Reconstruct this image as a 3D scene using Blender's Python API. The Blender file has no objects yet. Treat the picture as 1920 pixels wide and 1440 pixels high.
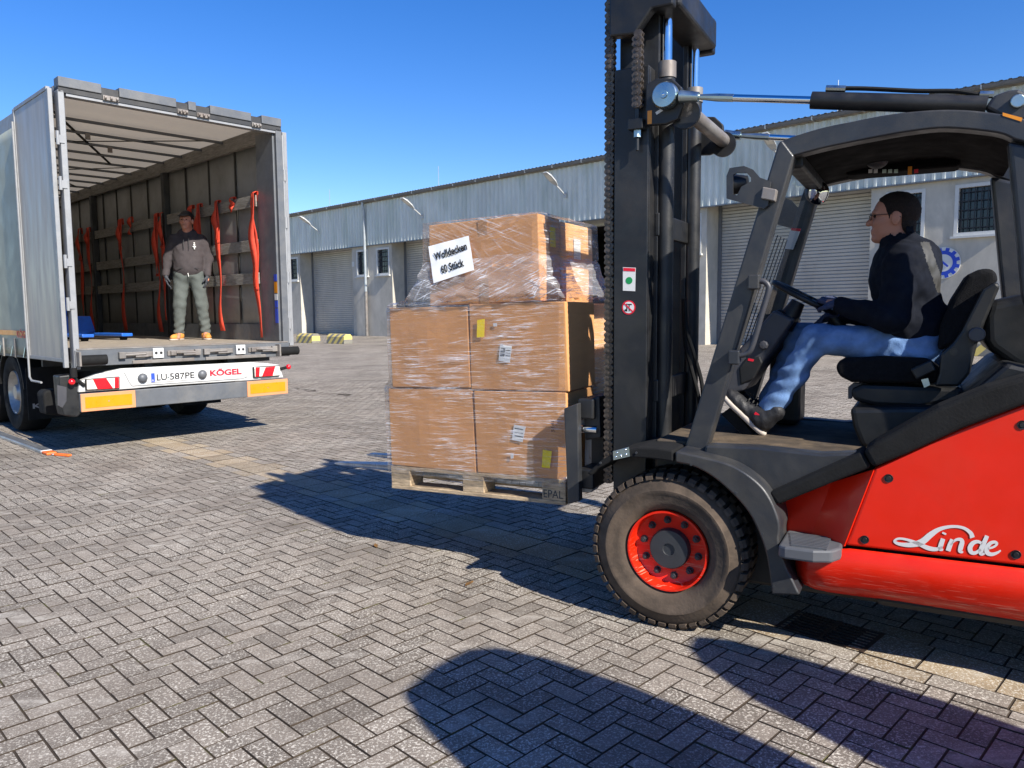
import bpy, math, random
import numpy as np
from mathutils import Vector, Matrix

random.seed(7); rng = np.random.default_rng(7)
R = math.radians
scene = bpy.context.scene
col = scene.collection

# ------------------------------------------------------------------ camera
PITCH, ROLL, CAMH, FPX = R(5.347), R(-0.499), 1.523, 1440.0
cam_d = bpy.data.cameras.new('camera'); cam = bpy.data.objects.new('camera', cam_d); col.objects.link(cam)
cam_d.sensor_width = 36; cam_d.lens = 27.0; cam_d.clip_start = 0.05; cam_d.clip_end = 2000
CAMROT = Matrix.Rotation(math.pi/2 - PITCH, 3, 'X') @ Matrix.Rotation(ROLL, 3, 'Z')
cam.matrix_world = Matrix.Translation((0, 0, CAMH)) @ CAMROT.to_4x4()
scene.camera = cam
scene.render.resolution_x, scene.render.resolution_y = 1024, 768

# ------------------------------------------------------------------ light
SUN_EL = R(36.3); SUN_AZ = R(139.0)          # direction towards the sun, clockwise from +Y
world = bpy.data.worlds.new('World'); scene.world = world; world.use_nodes = True
wn = world.node_tree.nodes; wl = world.node_tree.links
sky = wn.new('ShaderNodeTexSky'); sky.sky_type = 'NISHITA'; sky.sun_disc = False
sky.sun_elevation = SUN_EL; sky.sun_rotation = SUN_AZ
sky.air_density = 1.0; sky.dust_density = 0.1; sky.ozone_density = 3.0; sky.altitude = 300
hs = wn.new('ShaderNodeHueSaturation'); hs.inputs['Saturation'].default_value = 1.36; hs.inputs['Hue'].default_value = .515
wl.new(sky.outputs[0], hs.inputs['Color']); wl.new(hs.outputs[0], wn['Background'].inputs[0]); wn['Background'].inputs[1].default_value = 0.09
sd = bpy.data.lights.new('sun', 'SUN'); sd.energy = 4.4; sd.angle = R(0.53); sd.color = (1.0, 0.95, 0.87)
sun = bpy.data.objects.new('sun', sd); col.objects.link(sun)
sv = Vector((math.sin(SUN_AZ)*math.cos(SUN_EL), math.cos(SUN_AZ)*math.cos(SUN_EL), math.sin(SUN_EL)))
sun.rotation_euler = sv.to_track_quat('Z', 'Y').to_euler(); sun.location = sv*60
scene.view_settings.view_transform = 'Standard'; scene.view_settings.look = 'None'
scene.view_settings.exposure = 1.02; scene.view_settings.gamma = 1
scene.view_settings.use_curve_mapping = False

# ------------------------------------------------------------------ pixel -> place
def ray(px, py):
    return CAMROT @ Vector((px-960, -(py-720), -FPX))
EYE = Vector((0, 0, CAMH))
class Frame:
    """a thing's own axes on the ground: x, y, z"""
    def __init__(s, x, y, rz, z=0.0, m=None):
        s.o = Vector((x, y, z)); s.rz = rz
        s.m = m if m is not None else Matrix.Translation(s.o) @ Matrix.Rotation(rz, 4, 'Z'); s.i = s.m.inverted()
    def hit(s, px, py, axis, val):
        o = s.i @ EYE; d = s.i.to_3x3() @ ray(px, py)
        t = (val - o[axis])/d[axis]
        return o + d*t
GB = R(45.44); DB = 23.0; ZB = 0.379
def ground_z(x, y):
    b = x*math.cos(GB) + y*math.sin(GB)
    return ZB*min(1, max(0, (b-8.0)/(DB-8.0)))
def ground_hit(px, py):
    z = 0.0
    for _ in range(12):
        d = ray(px, py); p = EYE + d*((z-CAMH)/d.z); z = ground_z(p.x, p.y)
    return p
TR = Frame(-4.705, 8.244, R(46.27))                       # trailer: x across, y towards its front, z up
FKF = Frame(1.035, 4.141, R(180-28.27))                   # forklift: x forward, y its left side, z up
BA0 = 22.0
BF = Frame(DB*math.cos(GB)-BA0*math.sin(GB), DB*math.sin(GB)+BA0*math.cos(GB), GB, ZB)  # hall: x depth, y along
def FK(px, py, y): p = FKF.hit(px, py, 1, y); return (p.x, p.z)
def FL(pts, y): return [FK(a, b, y) for a, b in pts]
def J(px, py, y): return Vector(FKF.hit(px, py, 1, y))
def TRr(px, py, a=0.0): p = TR.hit(px, py, 1, a); return (p.x, p.z)
def TL(pts, a=0.0): return [TRr(x, y, a) for x, y in pts]
def TRw(px, py, b): p = TR.hit(px, py, 0, b); return (p.y, p.z)
def TRf(px, py, h): p = TR.hit(px, py, 2, h); return (p.x, p.y)

# ------------------------------------------------------------------ materials
def C(h):
    h = h.lstrip('#'); v = [int(h[i:i+2], 16)/255 for i in (0, 2, 4)]
    return tuple(x/12.92 if x <= .04045 else ((x+.055)/1.055)**2.4 for x in v)
def N(nt, t, **kw):
    n = nt.nodes.new(t)
    for k, v in kw.items(): setattr(n, k, v)
    return n
def ramp(nt, fac, stops):
    r = N(nt, 'ShaderNodeValToRGB'); e = r.color_ramp.elements
    while len(e) < len(stops): e.new(.5)
    for i, (p, c) in enumerate(stops):
        e[i].position = p; e[i].color = (*c, 1) if len(c) == 3 else c
    nt.links.new(fac, r.inputs[0]); return r.outputs[0]
def noise(nt, vec, scale, detail=3, rough=.55, dist=0):
    n = N(nt, 'ShaderNodeTexNoise'); n.inputs['Scale'].default_value = scale
    n.inputs['Detail'].default_value = detail; n.inputs['Roughness'].default_value = rough
    n.inputs['Distortion'].default_value = dist
    nt.links.new(vec, n.inputs['Vector']); return n.outputs[0]
def mixc(nt, fac, a, b, mode='MIX'):
    m = N(nt, 'ShaderNodeMix', data_type='RGBA', blend_type=mode)
    for s, v in ((m.inputs[0], fac), (m.inputs[6], a), (m.inputs[7], b)):
        if hasattr(v, 'links'): nt.links.new(v, s)
        elif isinstance(v, (int, float)): s.default_value = v
        else: s.default_value = (*v, 1)
    return m.outputs[2]
def math_(nt, op, a, b=None, clamp=False):
    m = N(nt, 'ShaderNodeMath', operation=op, use_clamp=clamp)
    for i, v in enumerate((a, b)):
        if v is None: continue
        if hasattr(v, 'links'): nt.links.new(v, m.inputs[i])
        else: m.inputs[i].default_value = v
    return m.outputs[0]
def newmat(name):
    m = bpy.data.materials.new(name); m.use_nodes = True
    nt = m.node_tree; return m, nt, nt.nodes['Principled BSDF']
def wpos(nt, scale=None):
    g = N(nt, 'ShaderNodeNewGeometry').outputs['Position']
    if scale:
        mp = N(nt, 'ShaderNodeMapping'); mp.inputs['Scale'].default_value = scale
        nt.links.new(g, mp.inputs[0]); return mp.outputs[0]
    return g
M = {}
def mat(name, colr, rough=.5, metal=0., var=.18, vs=5., bump=0., bs=120., dirt=None, dscale=3., damt=.4, stretch=None, coat=0., spec=.5, rvar=.12):
    m, nt, p = newmat(name); c = C(colr) if isinstance(colr, str) else colr
    v = wpos(nt, stretch)
    n1 = noise(nt, v, vs, 5, .6)
    cc = ramp(nt, n1, [(.3, tuple(x*(1-var) for x in c)), (.72, tuple(min(1, x*(1+var)) for x in c))])
    if dirt:
        d = ramp(nt, noise(nt, v, dscale, 6, .65, .4), [(.45, (0, 0, 0)), (.72, (damt,)*3)])
        cc = mixc(nt, d, cc, C(dirt))
    nt.links.new(cc, p.inputs['Base Color'])
    rr = ramp(nt, noise(nt, v, vs*2.3, 4), [(.3, (max(.03, rough-rvar),)*3), (.7, (min(1, rough+rvar),)*3)])
    nt.links.new(rr, p.inputs['Roughness'])
    p.inputs['Metallic'].default_value = metal; p.inputs['Specular IOR Level'].default_value = spec
    p.inputs['Coat Weight'].default_value = coat; p.inputs['Coat Roughness'].default_value = .12
    if bump:
        b = N(nt, 'ShaderNodeBump'); b.inputs['Strength'].default_value = bump; b.inputs['Distance'].default_value = .01
        nt.links.new(noise(nt, v, bs, 4), b.inputs['Height']); nt.links.new(b.outputs[0], p.inputs['Normal'])
    M[name] = m; return m
mat('red_paint', '#dc2105', .42, var=.05, coat=.12, spec=.35, dirt='#8a4a38', damt=.14, dscale=2.5, bump=.05, bs=260)
m_ = M['red_paint']; nt = m_.node_tree; p = nt.nodes['Principled BSDF']
bc = p.inputs['Base Color'].links[0].from_socket
tc = N(nt, 'ShaderNodeTexCoord').outputs['Object']; mp = N(nt, 'ShaderNodeMapping'); mp.inputs['Scale'].default_value = (3.5, 3.5, 90); nt.links.new(tc, mp.inputs[0])
sx = N(nt, 'ShaderNodeSeparateXYZ'); nt.links.new(tc, sx.inputs[0])
scr = ramp(nt, noise(nt, mp.outputs[0], 2.2, 4, .6), [(.58, (0, 0, 0)), (.63, (.6,)*3)])
lowm = ramp(nt, sx.outputs[2], [(.30, (1, 1, 1)), (.46, (.0,)*3)])
nt.links.new(mixc(nt, math_(nt, 'MULTIPLY', scr, lowm), bc, C('#e09a80')), p.inputs['Base Color'])
mat('chassis_grey', '#282a2e', .42, var=.12, dirt='#6b6558', damt=.28, bump=.08, bs=200)
mat('mast_black', '#161719', .45, var=.2, dirt='#4d4943', damt=.3, bump=.06, bs=160)
mat('black_plastic', '#0e0f10', .5, var=.15, bump=.1, bs=350, dirt='#3c3a36', damt=.25)
mat('console_plastic', '#3b3b3f', .5, var=.1, bump=.12, bs=400)
mat('seat_fabric', '#121214', .95, var=.3, vs=40, bump=.4, bs=260, spec=.2)
mat('rubber', '#181818', .85, var=.2, bump=.15, bs=90, spec=.25)
mat('tyre_dusty', '#584c41', .9, var=.22, vs=9, bump=.2, bs=70, dirt='#2c2926', damt=.8, dscale=5, spec=.2)
mat('chrome', '#dfe3e6', .12, 1., var=.03, rvar=.04)
mat('zinc', '#a9b7b8', .32, 1., var=.12)
mat('steel_worn', '#85807a', .5, .35, var=.3, dirt='#6b4a35', damt=.35)
mat('steel_fork', '#b4b7ba', .35, .5, var=.25, dirt='#3b3a3a', damt=.35, stretch=(6, 6, 1))
mat('chain_steel', '#5b5148', .36, .5, var=.35, vs=60, dirt='#15120f', damt=.8, dscale=30)
mat('nut_steel', '#3d3f42', .45, .4, var=.2)
mat('floor_mat', '#4a4239', .95, var=.3, vs=9, bump=.3, bs=120, dirt='#7b6a55', damt=.7, dscale=6, spec=.15)
mat('white_paint', '#c2c2bf', .45, var=.05, dirt='#8e8b82', damt=.35, dscale=6)
mat('white_print', '#d2d1cd', .5, var=.02)
mat('red_print', '#d3122c', .5, var=.03)
mat('green_print', '#0f8a4a', .5, var=.03)
mat('yellow_print', '#f2d40c', .6, var=.05)
mat('black_print', '#1a1a1c', .6, var=.05)
mat('blue_print', '#2547b8', .5, var=.05)
mat('carton', '#cf9762', .8, var=.06, vs=3, bump=.1, bs=60, stretch=(1, 1, 5), spec=.2, dirt='#a57446', damt=.3)
mat('carton_light', '#dca871', .8, var=.05, vs=3, bump=.1, bs=60, spec=.2)
mat('tape_brown', '#b08050', .3, var=.05)
mat('pallet_wood', '#b8a284', .9, var=.3, vs=14, bump=.5, bs=60, stretch=(1.5, 1.5, 8), dirt='#5d5145', damt=.7, dscale=5, spec=.15)
mat('board_wood', '#8b8780', .9, var=.3, vs=10, bump=.4, bs=60, stretch=(1, 1, 10), dirt='#5a5046', damt=.6, spec=.15)
mat('trailer_floor', '#9a8f80', .75, var=.2, vs=4, bump=.2, bs=60, stretch=(4, 4, 1), dirt='#5e564c', damt=.5, dscale=2)
mat('alu', '#b8bcc0', .38, .75, var=.12, dirt='#6d6f70', damt=.35, stretch=(1, 1, .25))
mat('alu_white', '#8f9091', .5, .2, var=.1, dirt='#74726e', damt=.4, dscale=5)
mat('door_panel', '#a8a299', .45, .1, var=.1, vs=2, stretch=(2, 2, .3), dirt='#4b5259', damt=.35, dscale=2)
mat('trailer_grey', '#5d6064', .5, .2, var=.12, dirt='#8a857c', damt=.35)
mat('trailer_dark', '#2b2c2e', .6, var=.2, dirt='#5a564f', damt=.35)
mat('curtain_inner', '#83827e', .55, var=.12, vs=1.6, bump=.3, bs=3, dirt='#5a564f', damt=.4)
mat('curtain_green', '#989c8c', .55, var=.06, vs=1.5, bump=.4, bs=2.2)
mat('webbing', '#26241f', .8, var=.2)
mat('strap_red', '#cc4a36', .75, var=.15, vs=12, bump=.2, bs=200, spec=.2)
mat('amber', '#d98600', .35, var=.05, coat=.3)
mat('peach', '#cc8a5e', .4, var=.05, coat=.3)
mat('red_lens', '#d60f1f', .18, var=.06, coat=.6)
mat('clear_lens', '#d9d3c6', .15, var=.1, vs=30, coat=.6)
mat('rim_silver', '#b9b4aa', .4, .6, var=.2, dirt='#5b5248', damt=.5)
mat('jack_blue', '#1c5fc0', .4, var=.12, dirt='#2d3845', damt=.3, coat=.2)
mat('concrete', '#bfb8aa', .9, var=.16, vs=1.6, bump=.15, bs=30, dirt='#75736a', damt=.45, dscale=.8, stretch=(1, 1, .6), spec=.2)
mat('cladding', '#d0d2c9', .5, .1, var=.12, vs=2., stretch=(1, 1, .25), dirt='#6f8a6a', damt=.35, dscale=1.2)
mat('roller', '#b9b7b1', .45, .3, var=.08, vs=1., stretch=(1, 1, .5), dirt='#6f6c66', damt=.35, dscale=.7)
mat('gutter_grey', '#6d7074', .5, .3, var=.12)
mat('zinc_pipe', '#a7adb0', .45, .4, var=.12)
mat('frame_white', '#c9c8c2', .6, var=.08)
mat('iron_bar', '#26282b', .6, var=.2)
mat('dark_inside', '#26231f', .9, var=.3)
mat('crane_yellow', '#b08a3c', .6, var=.15)
mat('roof_sheet', '#9a9da0', .6, .2, var=.12)
mat('lamp_grey', '#b9bab8', .5, .2, var=.08)
mat('jean', '#6a88b2', .9, var=.34, vs=11, bump=.3, bs=240, spec=.15)
mat('jacket_navy', '#0f131d', .9, var=.3, vs=12, bump=.3, bs=300, spec=.2)
mat('sunband_lace_grey', '#3d3c39', .6, var=.12)  # shoe laces, and the sunlit band painted on the jacket back
mat('skin', '#b98068', .55, var=.1, vs=20, spec=.35)
mat('hair_dark', '#251b16', .75, var=.4, vs=120, bump=.6, bs=300, spec=.25)
mat('glove_grey', '#3d4046', .9, var=.25, vs=30, bump=.3, bs=200)
mat('glove_blue', '#343c55', .85, var=.25, vs=30, bump=.3, bs=200)
mat('shoe_black', '#17171a', .6, var=.25, vs=30, bump=.2, bs=120)
mat('sole_pale', '#b7aca0', .8, var=.15)
mat('hoodie', '#454041', .95, var=.14, vs=9, bump=.35, bs=260, spec=.12)
mat('sweatpants', '#595e5b', .95, var=.14, vs=9, bump=.35, bs=260, spec=.12)
mat('boot_tan', '#c98a3f', .75, var=.14, vs=20, bump=.2, bs=150)
mat('orange_plastic', '#f0702c', .5, var=.08)
mat('grate_iron', '#3a2f28', .7, .4, var=.4, vs=40, dirt='#6a4026', damt=.5, dscale=20)
mat('leaf_brown', '#6d4d22', .8, var=.3, vs=60)
mat('paper_white', '#f4f4f1', .6, var=.02)
mat('headliner', '#0c0c0e', .9, var=.1, spec=.1)
mat('step_grey', '#56585c', .55, .1, var=.15, dirt='#4b4a48', damt=.4)
mat('caster_white', '#c9cbc9', .45, var=.08)  # only on the added shadow casters out of view
mat('lettering_grey', '#3a3a3c', .7, var=.1)
def glass_mat(name, tint, alpha, rough=.05):
    m, nt, p = newmat(name); nt.nodes.remove(p); out = nt.nodes['Material Output']
    tr = N(nt, 'ShaderNodeBsdfTransparent'); tr.inputs[0].default_value = (*tint, 1)
    gl = N(nt, 'ShaderNodeBsdfGlossy'); gl.inputs['Roughness'].default_value = rough
    fr = N(nt, 'ShaderNodeFresnel'); fr.inputs[0].default_value = 1.45
    mx = N(nt, 'ShaderNodeMixShader'); f = math_(nt, 'ADD', math_(nt, 'MULTIPLY', fr.outputs[0], .45), alpha, True)
    nt.links.new(f, mx.inputs[0]); nt.links.new(tr.outputs[0], mx.inputs[1]); nt.links.new(gl.outputs[0], mx.inputs[2])
    nt.links.new(mx.outputs[0], out.inputs[0]); M[name] = m
glass_mat('clear_glass', (.82, .86, .86), .02)
mat('window_dark', '#1d242b', .08, var=.3, vs=3, spec=.6)
mat('mirror', '#c9ced2', .04, 1., var=.02, rvar=.01)
# roof tarpaulin: sun comes through it
m, nt, p = newmat('tarp'); M['tarp'] = m
tl_ = N(nt, 'ShaderNodeBsdfTranslucent'); tl_.inputs[0].default_value = (*C('#c8bba6'), 1)
mx = N(nt, 'ShaderNodeMixShader'); mx.inputs[0].default_value = .24
cc = ramp(nt, noise(nt, wpos(nt), 1.3, 5), [(.3, C('#b4aa9c')), (.7, C('#cfc6b8'))]); nt.links.new(cc, p.inputs['Base Color'])
p.inputs['Roughness'].default_value = .6
nt.links.new(p.outputs[0], mx.inputs[1]); nt.links.new(tl_.outputs[0], mx.inputs[2]); nt.links.new(mx.outputs[0], nt.nodes['Material Output'].inputs[0])
# paving
def paving(name, base, joints=False):
    m, nt, p = newmat(name); M[name] = m; v = wpos(nt); c = C(base)
    at = N(nt, 'ShaderNodeAttribute', attribute_name='tone').outputs['Fac']
    big = noise(nt, v, .7, 4); mid = noise(nt, v, 9, 4); fine = noise(nt, v, 260, 3, .7)
    t = math_(nt, 'ADD', math_(nt, 'MULTIPLY', big, .55), math_(nt, 'ADD', math_(nt, 'MULTIPLY', mid, .35), math_(nt, 'MULTIPLY', at, .5)))
    cc = ramp(nt, t, [(.33, tuple(x*.58 for x in c)), (.60, tuple(x*.97 for x in c)), (.9, tuple(x*1.3 for x in c))])
    cc = mixc(nt, .8, cc, ramp(nt, fine, [(.28, (.42,)*3), (.5, (1, 1, 1)), (.74, (1.6,)*3)]), 'MULTIPLY')
    lich = ramp(nt, noise(nt, v, 95, 5, .66, .4), [(.53, (0, 0, 0)), (.59, (1, 1, 1))])
    area = ramp(nt, noise(nt, v, 1.5, 4, .6), [(.34, (.2,)*3), (.60, (.9,)*3)])
    cc = mixc(nt, math_(nt, 'MULTIPLY', lich, area), cc, C('#d2cbbc'))
    # scuffed, tyre-polished pale arcs running over the yard
    sv_ = wpos(nt); mp = N(nt, 'ShaderNodeMapping'); mp.inputs['Rotation'].default_value = (0, 0, R(14)); mp.inputs['Scale'].default_value = (.5, 2.6, 1)
    nt.links.new(sv_, mp.inputs[0])
    sc = ramp(nt, noise(nt, mp.outputs[0], 1.9, 4, .6, .6), [(.55, (0, 0, 0)), (.68, (.6,)*3)])
    sc2 = math_(nt, 'MULTIPLY', sc, ramp(nt, mid, [(.4, (.2,)*3), (.6, (1, 1, 1))]))
    cc = mixc(nt, sc2, cc, C('#b5aea2'))
    cc = mixc(nt, 1., cc, ramp(nt, noise(nt, v, 1.1, 5, .65, .6), [(.54, (1, 1, 1)), (.70, (.80, .79, .78))]), 'MULTIPLY')
    if joints:      # beyond the built pavers: their grid as a fine pattern
        br = N(nt, 'ShaderNodeTexBrick'); br.inputs['Scale'].default_value = 1; br.inputs['Brick Width'].default_value = .2; br.inputs['Row Height'].default_value = .1
        br.inputs['Mortar Size'].default_value = .006; br.inputs['Color1'].default_value = (1.08, 1.08, 1.08, 1); br.inputs['Color2'].default_value = (.96, .96, .96, 1); br.inputs['Mortar'].default_value = (.6, .56, .5, 1)
        mp2 = N(nt, 'ShaderNodeMapping'); mp2.inputs['Rotation'].default_value = (0, 0, -GB); nt.links.new(v, mp2.inputs[0]); nt.links.new(mp2.outputs[0], br.inputs['Vector'])
        cc = mixc(nt, 1., cc, br.outputs[0], 'MULTIPLY')
    nt.links.new(cc, p.inputs['Base Color']); p.inputs['Roughness'].default_value = .88; p.inputs['Specular IOR Level'].default_value = .25
    b = N(nt, 'ShaderNodeBump'); b.inputs['Strength'].default_value = .35; b.inputs['Distance'].default_value = .004
    nt.links.new(math_(nt, 'ADD', fine, math_(nt, 'MULTIPLY', noise(nt, v, 70, 3), .8)), b.inputs['Height']); nt.links.new(b.outputs[0], p.inputs['Normal'])
    return m
paving('paver_stone', '#8a8074'); paving('slab_stone', '#a08d72'); paving('paver_far', '#8a8074', True)
m, nt, p = newmat('joint_fill'); M['joint_fill'] = m; v = wpos(nt)
cc = ramp(nt, noise(nt, v, 5, 5, .6), [(.4, C('#2e251c')), (.6, C('#3d3225')), (.72, C('#4f4f20'))]); nt.links.new(cc, p.inputs['Base Color']); p.inputs['Roughness'].default_value = .95
# stretch film: clear skin with fine pulled streaks
def film(name, base, strength, rot):
    m, nt, p = newmat(name); M[name] = m
    v = wpos(nt); r_ = N(nt, 'ShaderNodeMapping'); r_.inputs['Rotation'].default_value = (0, 0, R(28.27)); nt.links.new(v, r_.inputs[0])
    def streak(ry, sx_, sz_, lo, hi, d=.5):
        q = N(nt, 'ShaderNodeMapping'); q.inputs['Rotation'].default_value = (0, R(ry), 0); nt.links.new(r_.outputs[0], q.inputs[0])
        w = N(nt, 'ShaderNodeMapping'); w.inputs['Scale'].default_value = (sx_, sx_, sz_); nt.links.new(q.outputs[0], w.inputs[0])
        n = noise(nt, w.outputs[0], 1., 5, .6, d)
        return n, ramp(nt, n, [(lo, (0, 0, 0)), ((lo+hi)/2, (1, 1, 1)), (hi, (.15,)*3)])
    n1, s1 = streak(rot, 4., 95, .55, .66); n2, s2 = streak(-rot*.6, 7., 170, .56, .64); n3, s3 = streak(rot*2.2+4, 2.5, 40, .60, .70)
    pat = ramp(nt, noise(nt, v, 4.5, 3), [(.40, (.12,)*3), (.60, (1, 1, 1))])
    al = math_(nt, 'MULTIPLY', math_(nt, 'ADD', math_(nt, 'MULTIPLY', s1, strength), math_(nt, 'ADD', math_(nt, 'MULTIPLY', s2, strength*.6), math_(nt, 'MULTIPLY', s3, strength*.7))), pat)
    al = math_(nt, 'ADD', al, base, True)
    p.inputs['Base Color'].default_value = (.82, .82, .84, 1); p.inputs['Roughness'].default_value = .25
    b = N(nt, 'ShaderNodeBump'); b.inputs['Strength'].default_value = .9; b.inputs['Distance'].default_value = .006
    nt.links.new(math_(nt, 'ADD', n1, math_(nt, 'ADD', math_(nt, 'MULTIPLY', n2, .6), n3)), b.inputs['Height']); nt.links.new(b.outputs[0], p.inputs['Normal'])
    gl = N(nt, 'ShaderNodeBsdfGlossy'); gl.inputs['Roughness'].default_value = .16; gl.inputs[0].default_value = (.9, .9, .92, 1); nt.links.new(b.outputs[0], gl.inputs['Normal'])
    tr = N(nt, 'ShaderNodeBsdfTransparent'); tr.inputs[0].default_value = (.985, .985, .985, 1)
    fr = N(nt, 'ShaderNodeFresnel'); fr.inputs[0].default_value = 1.4; nt.links.new(b.outputs[0], fr.inputs['Normal'])
    m1 = N(nt, 'ShaderNodeMixShader'); nt.links.new(al, m1.inputs[0]); nt.links.new(tr.outputs[0], m1.inputs[1]); nt.links.new(p.outputs[0], m1.inputs[2])
    m2 = N(nt, 'ShaderNodeMixShader'); nt.links.new(math_(nt, 'MULTIPLY', fr.outputs[0], .5), m2.inputs[0]); nt.links.new(m1.outputs[0], m2.inputs[1]); nt.links.new(gl.outputs[0], m2.inputs[2])
    nt.links.new(m2.outputs[0], nt.nodes['Material Output'].inputs[0])
film('film_side', .03, .52, 3); film('film_tent', .16, .8, 24); film('film_top', .035, .5, -22)
# hazard stripes along the hall direction
m, nt, p = newmat('hazard'); M['hazard'] = m
g = wpos(nt); mp = N(nt, 'ShaderNodeMapping'); mp.inputs['Rotation'].default_value = (0, 0, -GB); nt.links.new(g, mp.inputs[0])
sx = N(nt, 'ShaderNodeSeparateXYZ'); nt.links.new(mp.outputs[0], sx.inputs[0])
st = math_(nt, 'FRACT', math_(nt, 'DIVIDE', math_(nt, 'ADD', sx.outputs[1], math_(nt, 'MULTIPLY', sx.outputs[2], 1.0)), .42))
cc = mixc(nt, math_(nt, 'GREATER_THAN', st, .52), C('#d8c06a'), C('#77756c'))
cc = mixc(nt, ramp(nt, noise(nt, g, 7, 5), [(.5, (0, 0, 0)), (.7, (.5,)*3)]), cc, C('#8d8672')); nt.links.new(cc, p.inputs['Base Color']); p.inputs['Roughness'].default_value = .8

# ------------------------------------------------------------------ mesh helpers
def tag(o, label=None, cat=None, group=None, kind=None):
    for k, v in (('label', label), ('category', cat), ('group', group), ('kind', kind)):
        if v: o[k] = v
    return o
def link(o, parent=None):
    col.objects.link(o)
    if parent: o.parent = parent
    return o
def empty(name, frame, label, cat, group=None):
    o = bpy.data.objects.new(name, None); o.matrix_world = frame.m; o.empty_display_size = .2
    return tag(link(o), label, cat, group)
class MB:
    def __init__(s): s.v = []; s.f = []
    def add(s, vs, fs):
        n = len(s.v); s.v += [tuple(v) for v in vs]; s.f += [tuple(i+n for i in f) for f in fs]; return s
    def box(s, x0, x1, y0, y1, z0, z1):
        x0, x1 = sorted((x0, x1)); y0, y1 = sorted((y0, y1)); z0, z1 = sorted((z0, z1))
        return s.add([(x0,y0,z0),(x1,y0,z0),(x1,y1,z0),(x0,y1,z0),(x0,y0,z1),(x1,y0,z1),(x1,y1,z1),(x0,y1,z1)],
                     [(3,2,1,0),(4,5,6,7),(0,1,5,4),(1,2,6,5),(2,3,7,6),(3,0,4,7)])
    def bar(s, p, q, w, h, up=(0,0,1)):
        p, q = Vector(p), Vector(q); d = (q-p).normalized(); u = Vector(up); sd_ = d.cross(u)
        if sd_.length < 1e-5: sd_ = d.cross(Vector((1,0,0)))
        sd_.normalize(); u = sd_.cross(d); a = sd_*w/2; b = u*h/2
        return s.add([p-a-b,p+a-b,p+a+b,p-a+b,q-a-b,q+a-b,q+a+b,q-a+b],[(3,2,1,0),(4,5,6,7),(0,1,5,4),(1,2,6,5),(2,3,7,6),(3,0,4,7)])
    def prism(s, pts, axis, d0, d1):
        """pts: 2D outline; axis y -> (x,z) outline, axis x -> (y,z), axis z -> (x,y)"""
        def P3(a, b, d): return {'y': (a, d, b), 'x': (d, a, b), 'z': (a, b, d)}[axis]
        n = len(pts); vs = [P3(a, b, d0) for a, b in pts]+[P3(a, b, d1) for a, b in pts]
        return s.add(vs, [tuple(range(n-1, -1, -1)), tuple(range(n, 2*n))]+[(i, (i+1) % n, n+(i+1) % n, n+i) for i in range(n)])
    def tube(s, path, r, n=8, caps=True):
        P = [Vector(p) for p in path]; k = len(P); rs = r if isinstance(r, (list, tuple)) else [r]*k
        vs = []; prev = None
        for i in range(k):
            t = (P[min(i+1, k-1)]-P[max(i-1, 0)]).normalized()
            if prev is None:
                u = t.orthogonal().normalized()
            else:
                u = prev - t*prev.dot(t)
                u = u.normalized() if u.length > 1e-6 else t.orthogonal().normalized()
            prev = u; w = t.cross(u)
            vs += [P[i]+(u*math.cos(2*math.pi*j/n)+w*math.sin(2*math.pi*j/n))*rs[i] for j in range(n)]
        fs = [(i*n+j, i*n+(j+1) % n, (i+1)*n+(j+1) % n, (i+1)*n+j) for i in range(k-1) for j in range(n)]
        if caps: fs += [tuple(range(n-1, -1, -1)), tuple(range((k-1)*n, k*n))]
        return s.add(vs, fs)
    def lathe(s, prof, o, ax, n=32, close=False):
        o = Vector(o); ax = Vector(ax).normalized(); u = ax.orthogonal().normalized(); w = ax.cross(u); k = len(prof)
        vs = [o+ax*t+(u*math.cos(2*math.pi*j/n)+w*math.sin(2*math.pi*j/n))*max(r, 1e-4) for r, t in prof for j in range(n)]
        fs = [(i*n+j, i*n+(j+1) % n, ((i+1) % k)*n+(j+1) % n, ((i+1) % k)*n+j) for i in range(k if close else k-1) for j in range(n)]
        return s.add(vs, fs)
    def cyl(s, p, q, r, n=16): return s.tube([p, q], r, n)
    def ball(s, c, r, n=12):
        r = r if isinstance(r, (tuple, list)) else (r, r, r)
        vs = []; m_ = n//2
        for i in range(m_+1):
            th = math.pi*i/m_
            vs += [(c[0]+r[0]*math.sin(th)*math.cos(2*math.pi*j/n), c[1]+r[1]*math.sin(th)*math.sin(2*math.pi*j/n), c[2]+r[2]*math.cos(th)) for j in range(n)]
        return s.add(vs, [(i*n+j, (i+1)*n+j, (i+1)*n+(j+1) % n, i*n+(j+1) % n) for i in range(m_) for j in range(n)])
    def grid(s, fn, nu, nv):
        vs = [fn(i/nu, j/nv) for i in range(nu+1) for j in range(nv+1)]
        return s.add(vs, [(i*(nv+1)+j, (i+1)*(nv+1)+j, (i+1)*(nv+1)+j+1, i*(nv+1)+j+1) for i in range(nu) for j in range(nv)])
    def build(s, name, m, parent=None, bevel=0, smooth=None, seg=2, solid=0):
        me = bpy.data.meshes.new(name); me.from_pydata(s.v, [], s.f); me.update()
        import bmesh
        bm = bmesh.new(); bm.from_mesh(me); bmesh.ops.recalc_face_normals(bm, faces=bm.faces); bm.to_mesh(me); bm.free()
        me.materials.append(M[m])
        if smooth:
            me.polygons.foreach_set('use_smooth', [True]*len(me.polygons)); me.set_sharp_from_angle(angle=R(smooth))
        o = bpy.data.objects.new(name, me); link(o, parent)
        if solid:
            md = o.modifiers.new('solid', 'SOLIDIFY'); md.thickness = solid; md.offset = 0
        if bevel:
            md = o.modifiers.new('bevel', 'BEVEL'); md.width = bevel; md.segments = seg; md.limit_method = 'ANGLE'; md.angle_limit = R(35)
        return o
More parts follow.
